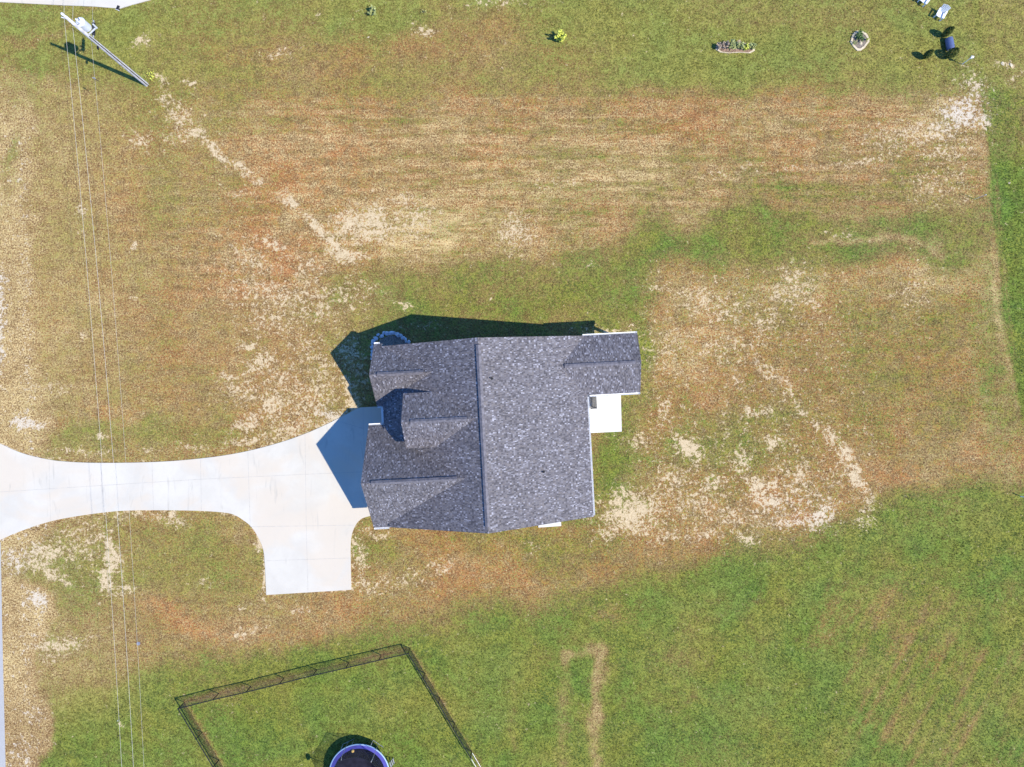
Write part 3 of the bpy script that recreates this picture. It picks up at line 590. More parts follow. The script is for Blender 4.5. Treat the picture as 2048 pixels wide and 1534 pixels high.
# porch posts on the east side
for u_, v_ in ((9.15, 2.95), (9.15, -.85), (6.0, 2.95)):
    m = MB(); m.box(u_ - .1, v_ - .1, .1, u_ + .1, v_ + .1, 3.78); m.box(u_ - .15, v_ - .15, .101, u_ + .15, v_ + .15, .35); m.build('porch_post', M['trim'], HOUSE)
m = MB(); m.beam((5.2, 2.95, 3.65), (9.3, 2.95, 3.65), .2, .26); m.beam((5.2, -.85, 3.65), (9.3, -.85, 3.65), .2, .26); m.beam((9.15, -.74, 3.65), (9.15, 2.84, 3.65), .2, .26); m.build('porch_beam', M['trim'], HOUSE)
m = MB(); m.face([(9.2, -.9, 3.79), (9.2, 3.0, 3.79), (9.2, 1.06, 4.72)]); m.build('porch_gable', M['siding'], HOUSE)
# windows and doors
def window(u, v, z0, w, h, face):
    d = {'W': (-1, 0), 'E': (1, 0), 'N': (0, 1), 'S': (0, -1)}[face]; t = (-d[1], d[0])
    c = Vector((u, v, 0)); D = Vector((*d, 0)); T = Vector((*t, 0)); m = MB(); f = .07
    def bar(a, b, w_): m.beam(a, b, w_, .05, up=D)
    A = lambda s_, z: c + T * s_ + D * .03 + Vector((0, 0, z))
    bar(A(-w / 2 - f / 2, z0 - f), A(-w / 2 - f / 2, z0 + h + f), f); bar(A(w / 2 + f / 2, z0 - f), A(w / 2 + f / 2, z0 + h + f), f)
    bar(A(-w / 2, z0 - f / 2), A(w / 2, z0 - f / 2), f); bar(A(-w / 2, z0 + h + f / 2), A(w / 2, z0 + h + f / 2), f); bar(A(-w / 2, z0 + h / 2), A(w / 2, z0 + h / 2), .04)
    o = m.build('window', M['trim'], HOUSE)
    p = MB(); k = lambda s_, z: c + T * s_ + D * .012 + Vector((0, 0, z))
    p.face([k(-w / 2, z0), k(w / 2, z0), k(w / 2, z0 + h), k(-w / 2, z0 + h)]); p.build('pane', M['glass'], o)
window(-9.9, 1.15, .9, 1.6, 1.6, 'W'); window(-2, 2.95, .9, 1.2, 1.5, 'N'); window(-6, 2.95, .9, 1.2, 1.5, 'N'); window(2, 2.95, 1.2, .9, 1.1, 'N')
window(-5, -9.9, .9, 1.2, 1.5, 'S'); window(-1.5, -9.9, 1.2, .9, 1.1, 'S'); window(5.15, -5.5, .9, 1.6, 1.5, 'E'); window(5.15, -8.2, .9, 1.2, 1.5, 'E'); window(-7.5, dv, 5.3, 1.0, .9, 'W')
window(5.15, -3.0, .25, 1.7, 2.1, 'E')
def door(u, v, w, h, face, name, m_):
    d = Vector((*{'W': (-1, 0), 'E': (1, 0), 'N': (0, 1), 'S': (0, -1)}[face], 0)); t = Vector((-d.y, d.x, 0)); c = Vector((u, v, 0))
    b = MB(); b.beam(c + d * .02 + Vector((0, 0, .08)), c + d * .02 + Vector((0, 0, h)), w, .05, up=d)
    for i in range(4):
        z = .12 + (h - .2) * i / 4
        b.beam(c + d * .05 - t * w * .42 + Vector((0, 0, z + .05)), c + d * .05 + t * w * .42 + Vector((0, 0, z + .05)), .03, .02, up=d)
    o = b.build(name, M[m_], HOUSE); return o
door(-10.6, -6.43, 4.9, 2.3, 'W', 'garage_door', 'garage')
for dd in (door(-9.25, -1.9, 1.0, 2.15, 'W', 'door', 'door'), door(3.1, -9.9, .95, 2.1, 'S', 'door', 'door'), door(5.15, 1.6, .95, 2.1, 'E', 'door', 'door')):
    pass
# ------------------------------------------------------------------ bench on the patio
bp_ = W(1180.5, 803, .1)
bp_.x += .1
bench = thing('bench', 'black slatted metal bench on the white patio slab against the house wall', 'bench', bp_, TH)
m = MB()
for i in range(5): m.beam((-.02 + i * .085, -.55, .42), (-.02 + i * .085, .55, .42), .068, .02)
m.build('seat', M['black'], bench)
m = MB()
for i in range(11): m.beam((-.06, -.52 + i * .104, .42), (-.16, -.52 + i * .104, .86), .035, .02)
m.beam((-.16, -.57, .87), (-.16, .57, .87), .05, .03); m.build('backrest', M['black'], bench)
for y in (-.53, .53):
    m = MB(); m.beam((.32, y, 0), (.32, y, .64), .04, .04); m.beam((-.05, y, 0), (-.1, y, .64), .04, .04); m.beam((-.1, y, .65), (.34, y, .65), .05, .03); m.build('leg', M['black'], bench)

# ------------------------------------------------------------------ stones round the planting bed
def rock(name, c, r, seed, label=None, cat='rock', group=None, m='stone', sq=(1, 1, .6)):
    rs = random.Random(seed); bm = bmesh.new(); bmesh.ops.create_icosphere(bm, subdivisions=2, radius=1)
    ax = [Vector((rs.uniform(-1, 1), rs.uniform(-1, 1), rs.uniform(-.4, 1))).normalized() for _ in range(7)]
    for v in bm.verts:
        k = 1
        for a in ax:
            d = v.co.dot(a)
            if d > .55: k = min(k, .58 / d + .02)
        v.co = Vector((v.co.x * sq[0], v.co.y * sq[1], v.co.z * sq[2])) * k * r * (1 + rs.uniform(-.05, .05))
    me = bpy.data.meshes.new(name); bm.to_mesh(me); bm.free(); me.materials.append(M[m])
    o = bpy.data.objects.new(name, me); col.objects.link(o); o.location = c; o.rotation_euler = (0, 0, rs.uniform(0, 6.28))
    return tag(o, label, cat, group)
ST = [(744.5, 718, .19), (744, 709.5, .2), (744.6, 702, .17), (743.5, 694.5, .22), (744.5, 686.5, .15), (747.5, 682.5, .22), (752.5, 676.2, .21), (756.5, 669.5, .15), (763.7, 672, .24), (768, 665.5, .14), (773.5, 667.5, .22), (779, 666.5, .2), (786, 665.8, .26), (795, 667.8, .22), (796, 673, .14), (801.5, 671, .18), (806, 676, .2), (811, 678.5, .17), (813, 683.6, .16), (817.6, 683.5, .19)]
names = ['at the west end nearest the front eave', 'second from the west end', 'third from the west end', 'long one beside the white gutter corner', 'small one above the roof corner', 'one where the ring turns east', 'rounded one on the northwest curve',
         'small outer one on the northwest curve', 'palest and brightest one', 'small outer one behind the palest stone', 'one right of the palest stone', 'one left of the topmost flat stone', 'broad flat one at the top of the ring', 'light one just right of the top', 'small inner one just right of the top', 'one on the northeast curve', 'second on the northeast curve', 'third on the northeast curve', 'inner one at the east end', 'outer one at the east end']
for i, ((x, y, r), nm) in enumerate(zip(ST, names)):
    rock('border_stone', W(x, y, r * .3) - Vector((0, 0, 0)), r * 1.05, 100 + i, 'blue grey stone of the bed ring, ' + nm, 'stone', 'stones ringing the shaded bed by the house', sq=(1.05, .9, .65))
bp2 = [W(785 + 36 * math.cos(t), 707 - 36 * math.sin(t), .03) for t in [k * math.pi / 12 for k in range(0, 13)]] + [W(749, 760, .03), W(800, 760, .03)]
tag(poly_prism('planting_bed', bp2, -.03, .03, M['mulch'], 'structure'), None)

# ------------------------------------------------------------------ utility pole
base = W(293, 169); PH = 10.6
top = W(128, 31, PH)
pole = thing('utility_pole', 'tall wooden utility pole with transformer beside the power lines', 'utility pole', base)
lean = top - base
def PP(z, off=(0, 0)): return Vector((lean.x * z / PH + off[0], lean.y * z / PH + off[1], z))
m = MB(); m.tube([PP(-.3), PP(0), PP(4), PP(8), PP(PH - .15)], [.17, .17, .15, .125, .105], 14); m.build('pole', M['wood'], pole, True)
m = MB(); m.tube([PP(.0, (.165, -.10)), PP(3.5, (.155, -.09)), PP(8.0, (.13, -.075))], .032, 8); m.build('conduit', M['conduit'], pole, True)
m = MB(); m.tube([PP(PH - .2), PP(PH + .02)], .07, 10); m.tube([PP(PH + .02), PP(PH + .1), PP(PH + .12), PP(PH + .22), PP(PH + .3)], [.06, .1, .06, .09, .03], 12)
m.tube([PP(PH - .35, (-.1, -.02)), PP(PH - .2, (-.32, .0))], .03, 8); m.build('insulator', M['ceram'], pole, True)
tz = 8.35; toff = (.20, .33)
m = MB(); c0 = PP(tz, toff); c1 = c0 + Vector((0, 0, .8))
m.tube([c0, c0 + Vector((0, 0, .03)), c0 + Vector((0, 0, .75)), c1, c1 + Vector((0, 0, .06))], [.26, .30, .30, .32, .22], 24)
m.beam(c0 + Vector((-.1, -.2, .2)), PP(tz + .3), .08, .1); m.beam(c0 + Vector((-.1, -.2, .65)), PP(tz + .65), .08, .1)
tk = m.build('transformer', M['tank'], pole, False)
m = MB()
for ox, oy in ((.1, .12), (-.14, .05), (.05, -.13)):
    p = c1 + Vector((ox, oy, .05)); m.tube([p, p + Vector((0, 0, .08)), p + Vector((0, 0, .09)), p + Vector((0, 0, .17)), p + Vector((0, 0, .18)), p + Vector((0, 0, .27))], [.035, .06, .035, .055, .035, .03], 10)
m.build('bushing', M['ceram'], tk, True)
m = MB(); a = PP(7.9, (.05, .12)); m.beam(a, a + Vector((.55, .38, .12)), .07, .07); b_ = a + Vector((.58, .38, .1)); m.tube([b_, b_ + Vector((.02, .02, .45))], [.07, .05], 10); m.build('cutout_fuse', M['tank'], pole)
m = MB(); m.tube([PP(9.4), PP(9.3, (.2, .1)), c1 + Vector((.1, .12, .32))], .014, 6); m.tube([PP(9.9, (0, -.1)), PP(9.2, (-.22, -.2)), PP(8.4, (-.14, -.15))], .014, 6); m.build('jumper_wire', M['cable'], pole)
m = MB(); a = PP(6.7, (-.05, -.15)); m.beam(a, a + Vector((.02, -.22, 0)), .09, .14); m.beam(PP(6.7), a, .05, .05); m.build('cable_bracket', M['black'], pole)
# wires
def wire_pts(pts, zf):
    return [W(x, y, zf(y)) for x, y in pts]
def wire(name, px, zf, r, m_, label):
    ys = np.linspace(-420, 2100, 85); xs = np.interp(ys, [p[1] for p in px], [p[0] for p in px])
    # straight in plan between attachment points: fit world x by a line through the two ends, keep photo curve through sag
    b = MB(); b.tube(wire_pts(list(zip(xs, ys)), zf), r, 6); o = b.build(name, M[m_]); tag(o, label, 'wire'); return o
def line(P0, P1, name, r, m_, label, sag=.9, span=48.0, grp='wires hung along the road'):
    b = MB(); pts = []
    d = (P1 - P0); L = d.length; d.normalize(); n = 60
    for k in range(n + 1):
        s_ = L * k / n; t = s_ / span; t = t - math.floor(t) if t <= 1 else min(t - 1, 1)
        p = P0 + d * s_; p.z -= sag * 4 * t * (1 - t); pts.append(p)
    b.tube(pts, r, 6); o = b.build(name, M[m_], None, True); return tag(o, label, 'wire', grp)
LA = [('W1', (128, 31), PH + .25, [(151, 270), (171.4, 500), (202, 900), (204, 922), (222, 1175), (243.6, 1534)]),
      ('W2', (145, 50), 9.3, [(168, 270), (192, 500), (225, 900), (245, 1175), (267.7, 1534)]),
      ('W3', (183, 85), 6.75, [(200, 270), (220, 500), (250, 900), (268.5, 1175), (288, 1534)])]
def fit_wire(key, r, m_, label, north):
    nm, p0, z0, pts = [l for l in LA if l[0] == key][0]
    def zat(y): 
        t = np.clip((24 - y) / 52.0, -1, 1.2); tt = abs(t) if t <= 1 else 2 - t
        return z0 - 1.3 * 4 * tt * (1 - tt) * (.75)
    allp = [(p0[0], p0[1])] + pts
    ys_px = [p[1] for p in allp]; xs_px = [p[0] for p in allp]
    Y = []; P = []
    for py in np.linspace(ys_px[0], 1534, 46):
        px_ = np.interp(py, ys_px, xs_px); z = z0
        for _ in range(4): z = zat((767 - py) / PM * (1 - z / H))
        P.append(W(px_, py, z))
    # smooth plan line
    A = np.array([[p.x, p.y] for p in P]); c = np.polyfit(A[:, 1], A[:, 0], 2)
    x0 = P[0].x - np.polyval(c, P[0].y)
    out = [Vector((float(np.polyval(c, p.y)) + float(x0) * max(0, 1 - (P[0].y - p.y) / 14), p.y, p.z)) for p in P]
    e = out[-1]; d = (out[-1] - out[-4]).normalized(); d.z = -d.z if d.z < 0 else d.z
    tail = [e + Vector((d.x * s_, d.y * s_, .02 * s_)) for s_ in (5, 12, 22)]
    s0 = out[0]; head = [s0 + Vector((north * s_, s_, -.10 * s_ + .0016 * s_ * s_)) for s_ in (24, 16, 8, 3, 1)]
    b = MB(); b.tube(head + out + tail, r, 6); o = b.build('power_line', M[m_], None, True)
    return tag(o, label, 'wire', 'wires strung along the road verge'), out
fit_wire('W1', .008, 'wire', 'pale overhead wire tied to the very top of the pole, westernmost of the three', -.05)
fit_wire('W2', .009, 'wire', 'pale overhead wire passing between the westernmost wire and the lowest cable', -.03)
_, W3P = fit_wire('W3', .006, 'wire', 'thin lowest cable carrying the black splice case, easternmost of the three', -.02)
# splice case under the cable
sp = W(187, 58, 6.55)
s_ = thing('splice_case', 'black cylindrical splice case hanging on the lowest cable near the pole', 'splice case', sp)
m = MB(); m.tube([(0, -.46, 0), (0, -.44, 0), (.02, .42, 0), (.02, .45, 0)], [.06, .11, .11, .06], 14); m.build('case', M['cable'], s_, False)
m = MB(); m.tube([(0, -.35, .1), (0, -.35, .22)], .02, 6); m.build('hanger', M['galv'], s_); m = MB(); m.tube([(0, .33, .1), (0, .33, .22)], .02, 6); m.build('hanger', M['galv'], s_); m = MB(); m.tube([(0, -.62, .02), (0, -.46, 0)], [.03, .05], 8); m.build('end_fitting', M['galv'], s_); m = MB(); m.tube([(.02, .62, .02), (.02, .46, 0)], [.03, .05], 8); m.build('end_fitting', M['galv'], s_)
pc = W(188, 156, 6.2)
s_ = thing('cable_clamp', 'small dark clamp on the lowest cable south of the pole', 'clamp', pc)
m = MB(); m.beam((-.1, .02, 0), (.1, -.03, 0), .06, .08); m.build('clamp', M['galv'], s_); m = MB(); m.beam((0, -.05, -.02), (.32, -.2, -.1), .035, .035); m.build('tail', M['cable'], s_)

# ------------------------------------------------------------------ plants
def leaf_cloud(name, pts, size, m_, parent, seed=1, flat=.5):
    rs = random.Random(seed); b = MB()
    for p in pts:
        p = Vector(p); a = rs.uniform(0, 6.28); s_ = size * rs.uniform(.6, 1.3); d = Vector((math.cos(a), math.sin(a), rs.uniform(-flat, flat))).normalized()
        n = Vector((rs.uniform(-1, 1), rs.uniform(-1, 1), rs.uniform(.2, 1))).normalized(); w = d.cross(n).normalized() * s_ * .35
        b.face([p - d * s_ * .5, p + w, p + d * s_ * .5, p - w], 0)
    return b.build(name, M[m_], parent)
def stems(name, segs, r, m_, parent):
    b = MB()
    for a, c in segs: b.tube([a, c], [r, r * .5], 5)
    return b.build(name, M[m_], parent)
def shrub(name, px, py, label, h, rad, leafm, nst, nleaf, size, seed, cat='shrub', spread=1.0, group=None, taper=.4):
    rs = random.Random(seed); t = thing(name, label, cat, W(px, py), 0, group); segs = []; pts = []
    for k in range(nst):
        a = rs.uniform(0, 6.28); rr = rad * math.sqrt(rs.uniform(.05, 1)) * spread; e = Vector((math.cos(a) * rr, math.sin(a) * rr, h * rs.uniform(.7, 1.05) * (1 - .35 * (rr / rad) ** 2)))
        s0 = Vector((rs.uniform(-.04, .04), rs.uniform(-.04, .04), 0)); segs.append((s0, e))
        for j in range(nleaf):
            q = rs.uniform(.25, 1.03); p = s0.lerp(e, q); j_ = rad * taper * (1.1 - q) + .03
            pts.append(p + Vector((rs.gauss(0, j_ * .5), rs.gauss(0, j_ * .5), rs.gauss(0, .05))))
    stems('stem', segs, .012, 'twig', t); leaf_cloud('foliage', pts, size, leafm, t, seed); return t
t = shrub('yellow_shrub', 1120, 80, 'bright yellow leaved young shrub alone on the lawn casting a dark shadow', 1.35, .50, 'leaf_y', 12, 60, .15, 3, taper=.32)
shrub('small_shrub', 746, 26, 'small sparse olive shrub with spiky dark shadow at the top edge of the lawn', .85, .36, 'leaf_p', 14, 30, .12, 4)
shrub('weed_clump', 848, 25, 'low thin weed clump right of the sparse olive shrub', .3, .22, 'leaf_p', 6, 5, .07, 5)
shrub('weed_clump', 303, 152, 'yellow green weeds growing at the foot of the utility pole', .45, .5, 'leaf_y', 12, 9, .09, 6)
# long flower bed
fb = [(1430, 99), (1434, 92), (1450, 87), (1480, 86), (1502, 88), (1510, 93), (1509, 102), (1500, 107), (1480, 105.5), (1455, 107), (1440, 105)]
def bed(name, pts, label, inner, rim=.87):
    t = thing(name, label, 'garden bed', W(sum(p[0] for p in pts) / len(pts), sum(p[1] for p in pts) / len(pts)))
    c = Vector((t.location.x, t.location.y, 0)); P = [W(*p) - c for p in pts]
    m = MB(); n = len(P); I = [p * rim for p in P]
    U = Vector((0, 0, .07)); 
    for i in range(n):
        j = (i + 1) % n
        m.face([P[i], P[j], P[j] + U, P[i] + U]); m.face([P[i] + U, P[j] + U, I[j] + U, I[i] + U]); m.face([I[i] + U, I[j] + U, I[j], I[i]])
    m.build('edging', M['sand'], t); m = MB(); m.face([p + Vector((0, 0, .035)) for p in I]); m.build('soil', M[inner], t)
    return t
bed('flower_bed', fb, 'long narrow flower bed edged with pale sand on the bright green lawn', 'bark')
rs = random.Random(9)
for i, (x, y, h, rd, mm, lb) in enumerate([(1437, 96, .75, .30, 'leaf_r', 'dusty pink seed head plant at the west end of the long bed'), (1448, 94, .9, .30, 'leaf_r', 'pinkish upright plant second from the west end of the long bed'), (1459, 94, 1.0, .32, 'leaf_p', 'tallest pale green plant in the long bed'), (1470, 95, .8, .3, 'leaf_p', 'bushy pale green plant at the middle of the long bed'),
                                          (1481, 95, .7, .26, 'leaf_p', 'pale green plant just right of the middle of the long bed'), (1491, 96, .6, .24, 'leaf_y', 'yellow green plant third from the east end of the long bed'), (1499, 95, .65, .24, 'leaf_p', 'leafy plant second from the east end of the long bed'), (1506, 95, .6, .2, 'leaf_p', 'thin plant at the east end of the long bed'), (1474, 89, .5, .22, 'leaf_r', 'reddish plant along the back of the long bed')]):
    shrub('flowering_plant', x, y, lb, h, rd, mm, 11, 26, .12, 40 + i, 'plant', group='plants in the long flower bed', taper=.6)
ob = [(1703, 74), (1706, 67), (1713, 62), (1724, 63), (1733, 68), (1738, 78), (1738, 84), (1729, 96), (1721, 102), (1714, 102), (1706, 94), (1700, 85)]
bed('round_bed', ob, 'octagonal garden bed edged with pale timber on the lawn', 'mulch', .78)
shrub('bed_shrub', 1718, 74, 'dark leafy shrub in the octagonal bed', .6, .5, 'leaf_g', 22, 14, .11, 60)
shrub('bed_shrub', 1708, 88, 'small pale plant at the southwest of the octagonal bed', .35, .25, 'leaf_p', 8, 8, .09, 61)
shrub('bed_shrub', 1733, 80, 'yellow green sprig at the east edge of the octagonal bed', .5, .15, 'leaf_y', 5, 8, .08, 62)
rock('rock', W(1722, 86, .06), .16, 63, 'pale rock inside the octagonal bed', 'rock', m='sand')
# conical evergreens
def conifer(px, py, h, rad, label, seed):
    t = thing('conical_evergreen', label, 'evergreen', W(px, py), 0, 'young conical evergreens by the blue barrel'); rs = random.Random(seed); pts = []
    for k in range(1500):
        z = rs.uniform(.03, 1) ** .9; a = rs.uniform(0, 6.28); r = rad * math.sin(math.pi * min(1, .06 + z * .94)) ** .8 * rs.uniform(.72, 1.0) + .01; pts.append((math.cos(a) * r, math.sin(a) * r, z * h))
    leaf_cloud('foliage', pts, .095, 'leaf_d', t, seed, 1.4); m = MB(); m.tube([(0, 0, 0), (0, 0, h * .9)], [.03, .008], 6); m.build('trunk', M['twig'], t); return t
conifer(1885.5, 72, 1.45, .27, 'conical evergreen just north of the blue barrel', 70); conifer(1847.5, 115.5, 1.3, .25, 'conical evergreen standing apart west of the blue barrel', 71); conifer(1895, 113.5, 1.4, .36, 'widest conical evergreen touching the south end of the blue barrel', 72)
# barrel
t = thing('barrel', 'blue plastic barrel lying among the conical evergreens', 'barrel', W(1895, 91, 0), R(100))
m = MB(); xs = [-.46, -.45, -.3, -.29, -.26, -.25, 0, .25, .26, .29, .3, .45, .46]; rr = [.24, .27, .285, .3, .3, .29, .295, .29, .3, .3, .285, .27, .24]
m.tube([(x, 0, .3) for x in xs], rr, 22); m.build('body', M['barrel'], t, False)
m = MB(); m.tube([(.455, .12, .36), (.48, .12, .36)], .04, 10); m.build('cap', M['barrel'], t)
# white plastic chairs
def chair(px, py, rz, label):
    t = thing('lawn_chair', label, 'chair', W(px, py), rz, 'white plastic lawn chairs'); t.scale = (.86, .86, .92)
    m = MB(); 
    for i in range(5): m.beam((-.3, -.24 + i * .12, .38 + i * .0), (.28, -.24 + i * .12, .30), .105, .03)
    m.build('seat', M['plast'], t)
    m = MB()
    for i in range(6): m.beam((.24, -.26 + i * .104, .26), (.52, (-.26 + i * .104) * 1.25, 1.08 - .05 * abs(i - 2.5)), .092, .03, up=Vector((1, 0, .3)))
    m.build('backrest', M['plast'], t)
    for y in (-.33, .33):
        m = MB(); m.beam((-.36, y, .56), (.42, y, .56), .14, .03); m.build('armrest', M['plast'], t)
        m = MB(); m.beam((-.3, y, 0), (-.3, y, .545), .09, .05); m.build('leg', M['plast'], t)
        m = MB(); m.beam((.42, y * .95, 0), (.3, y * .95, .545), .09, .05); m.build('leg', M['plast'], t)
    return t
chair(1876, 33, R(60), 'white slatted plastic lawn chair standing north of the evergreens')
chair(1844, 4, R(50), 'white plastic lawn chair cut off by the top edge of the picture')
# white post with a small box, stakes
t = thing('bird_feeder', 'white post with a small white feeder box southeast of the evergreens', 'bird feeder', W(1924, 128.5))
m = MB(); m.tube([(0, 0, 0), (0, 0, 1.15)], .03, 8); m.build('post', M['plast'], t)
m = MB(); m.box(-.07, -.06, 1.1, .07, .06, 1.28); m.face([(-.1, -.09, 1.29), (.1, -.09, 1.29), (.1, 0, 1.37), (-.1, 0, 1.37)]); m.face([(-.1, .09, 1.29), (.1, .09, 1.29), (.1, 0, 1.37), (-.1, 0, 1.37)]); m.beam((-.02, 0, .95), (.2, .12, 1.0), .03, .03); m.build('feeder', M['plast'], t)
def stake(px, py, h, label, m_, r=.022):
    t = thing('stake', label, 'stake', W(px, py)); b = MB(); b.tube([(0, 0, 0), (0, 0, h)], r, 6); b.build('rod', M[m_], t); b = MB(); b.tube([(0, 0, h), (0, 0, h + .06)], [r * 1.5, r], 8); b.build('cap', M['plast'], t)
stake(1949, 398.5, 1.35, 'thin survey stake with a pale cap near the right edge of the dry field', 'flag', .022)
stake(2041, 992.5, .85, 'white stake at the far right edge of the picture', 'plast', .035)
stake(246, 1432.5, .75, 'dark short stake under the westernmost wire at bottom left', 'black', .02)
m = MB(); p = W(277, 1287); m.tube([(p.x, p.y, 0), (p.x, p.y, .05)], [.15, .14], 16); tag(m.build('utility_cover', M['cover']), 'small blue grey round utility cover in the grass under the easternmost wire', 'utility cover')
# culvert pipe by the neighbouring driveway
t = thing('culvert_pipe', 'dark drain pipe mouth with a white flared end beside the neighbouring driveway', 'drain pipe', W(236, 18), R(-20)); t.scale = (.62, .5, .5)
m = MB()
for k in range(10):
    a0 = math.pi * k / 10; a1 = math.pi * (k + 1) / 10
    m.face([(math.cos(a0) * .26, -.2, math.sin(a0) * .22), (math.cos(a1) * .26, -.2, math.sin(a1) * .22), (math.cos(a1) * .24, .5, math.sin(a1) * .2), (math.cos(a0) * .24, .5, math.sin(a0) * .2)])
m.build('pipe', M['black'], t); m = MB(); m.tube([(math.cos(math.pi * k / 10) * .27, -.22, math.sin(math.pi * k / 10) * .22) for k in range(11)], .03, 6); m.build('rim', M['plast'], t)
for i, (x, y, r, l) in enumerate([(2006, 128, .2, 'pale flat rock in the rough grass at the upper right, western of two'), (2022, 129, .22, 'pale flat rock in the rough grass at the upper right, eastern of two'), (65, 897, .17, 'oval tan rock beside the driveway near the road'), (2019, 366, .12, 'small pale rock in the bright green strip on the right edge'), (737, 74, .1, 'small white rock south of the sparse olive shrub')]):
    rock('rock', W(x, y, .02), r, 200 + i, l, 'rock', m='sand', sq=(1.1, .7, .35))

# ------------------------------------------------------------------ fence
FH = 1.12
NWc, NEc = (369, 1404.5), (820.4, 1296.4)
Npts = [NWc, (437.5, 1387), (501.8, 1372.5), (568, 1356), (633.5, 1339.5), (697.7, 1325), (762.4, 1309.7), NEc]
Epts = [NEc, (849.7, 1345.6), (879.6, 1394.8), (909, 1445), (943, 1501.7), (975, 1555), (1005, 1606), (1035, 1657)]
Wpts = [NWc, (404.7, 1464), (438, 1519.6), (472, 1577), (506, 1634), (540, 1690)]
FO = thing('fence', 'black wire fence round the trampoline enclosure', 'fence', W(*NWc))
fo = FO.location
for P in [Npts, Epts[1:], Wpts[1:]]:
    for p in P:
        b = MB(); q = W(*p) - fo; b.tube([q, q + Vector((0, 0, FH + .04))], .036, 8); b.build('post', M['black'], FO)
def fence_run(P):
    Q = [W(*p) - fo for p in P]; r = MB(); msh = MB()
    for a, b in zip(Q, Q[1:]):
        r.tube([a + Vector((0, 0, FH)), b + Vector((0, 0, FH))], .040, 6); 
        d = (b - a); L = d.length; d.normalize(); n = int(L / .085)
        for k in range(-int(FH / .085) - 1, n + 1):
            for sg in (1, -1):
                s0 = k * .085; s1 = s0 + FH; z0, z1 = (0, FH) if sg > 0 else (FH, 0)
                c0, c1 = max(0, s0), min(L, s1)
                if c1 - c0 < .02: continue
                f0 = (c0 - s0) / FH; f1 = (c1 - s0) / FH
                A = a + d * c0 + Vector((0, 0, z0 + (z1 - z0) * f0)); B = a + d * c1 + Vector((0, 0, z0 + (z1 - z0) * f1))
                msh.tube([A, B], .0037, 3, cap=False)
        msh.tube([a + Vector((0, 0, .03)), b + Vector((0, 0, .03))], .006, 4)
    r.build('top_rail', M['black'], FO); msh.build('wire_mesh', M['mesh'], FO)
fence_run(Npts); fence_run(Epts[:5]); fence_run(Epts[5:]); fence_run(Wpts)
ga, gb = W(*Epts[4]) - fo, W(*Epts[5]) - fo
b = MB(); d = (gb - ga).normalized(); g0 = ga + d * .12; g1 = gb - d * .12
for z in (.12, FH - .02): b.tube([g0 + Vector((0, 0, z)), g1 + Vector((0, 0, z))], .019, 8)
for g_ in (g0, g1): b.tube([g_ + Vector((0, 0, .1)), g_ + Vector((0, 0, FH))], .019, 8)
b.build('gate_frame', M['galv'], FO)

# ------------------------------------------------------------------ trampoline
TC = W(718.5, 1548.7, .9); RT = 60.5 / PM * (1 - .9 / H)
t = thing('trampoline', 'round blue trampoline with black net poles inside the fenced enclosure', 'trampoline', (TC.x, TC.y, 0))
def disc(r0, r1, z0, z1, n=64, m_=0, b=None):
    b = b or MB()
    for k in range(n):
        a0 = 2 * math.pi * k / n; a1 = 2 * math.pi * (k + 1) / n
        b.face([(math.cos(a0) * r1, math.sin(a0) * r1, z1), (math.cos(a1) * r1, math.sin(a1) * r1, z1), (math.cos(a1) * r0, math.sin(a1) * r0, z0), (math.cos(a0) * r0, math.sin(a0) * r0, z0)], m_)
    return b
b = MB(); n = 64
for k in range(n):
    a0 = 2 * math.pi * k / n; a1 = 2 * math.pi * (k + 1) / n
    b.face([(0, 0, .84), (math.cos(a0) * (RT - .12), math.sin(a0) * (RT - .12), .885), (math.cos(a1) * (RT - .12), math.sin(a1) * (RT - .12), .885)])
b.build('jumping_mat', M['jump'], t, True)
b = disc(RT - .34, RT - .05, .925, .935); disc(RT - .36, RT - .34, .89, .925, b=b); b.build('pad', M['pad'], t)
b = MB(); b.tube([(math.cos(2 * math.pi * k / 64) * (RT - .02), math.sin(2 * math.pi * k / 64) * (RT - .02), .91) for k in range(65)], .05, 8, cap=False); b.build('pad_edge', M['padedge'], t, True)
b = MB(); b.tube([(math.cos(2 * math.pi * k / 64) * (RT - .06), math.sin(2 * math.pi * k / 64) * (RT - .06), .84) for k in range(65)], .03, 8, cap=False); b.build('frame', M['galv'], t, True)
angs = [56, 116, 176, 236, 296, 356]; TH_ = 2.65
for a in angs:
    c, s_ = math.cos(R(a)), math.sin(R(a)); b = MB()
    b.tube([(c * (RT + .0), s_ * RT, .1), (c * (RT + .02), s_ * (RT + .02), 1.0), (c * (RT + .0), s_ * RT, TH_ - .3), (c * (RT - .12), s_ * (RT - .12), TH_)], .022, 8); b.build('net_pole', M['galv'], t, True)
    b = MB(); tx, ty = -s_, c
    b.tube([(c * (RT - .05) + tx * .5, s_ * (RT - .05) + ty * .5, .84), (c * RT + tx * .5, s_ * RT + ty * .5, .03), (c * RT - tx * .5, s_ * RT - ty * .5, .03), (c * (RT - .05) - tx * .5, s_ * (RT - .05) - ty * .5, .84)], .022, 8); b.build('leg', M['galv'], t, True)
b = MB(); rim = MB()
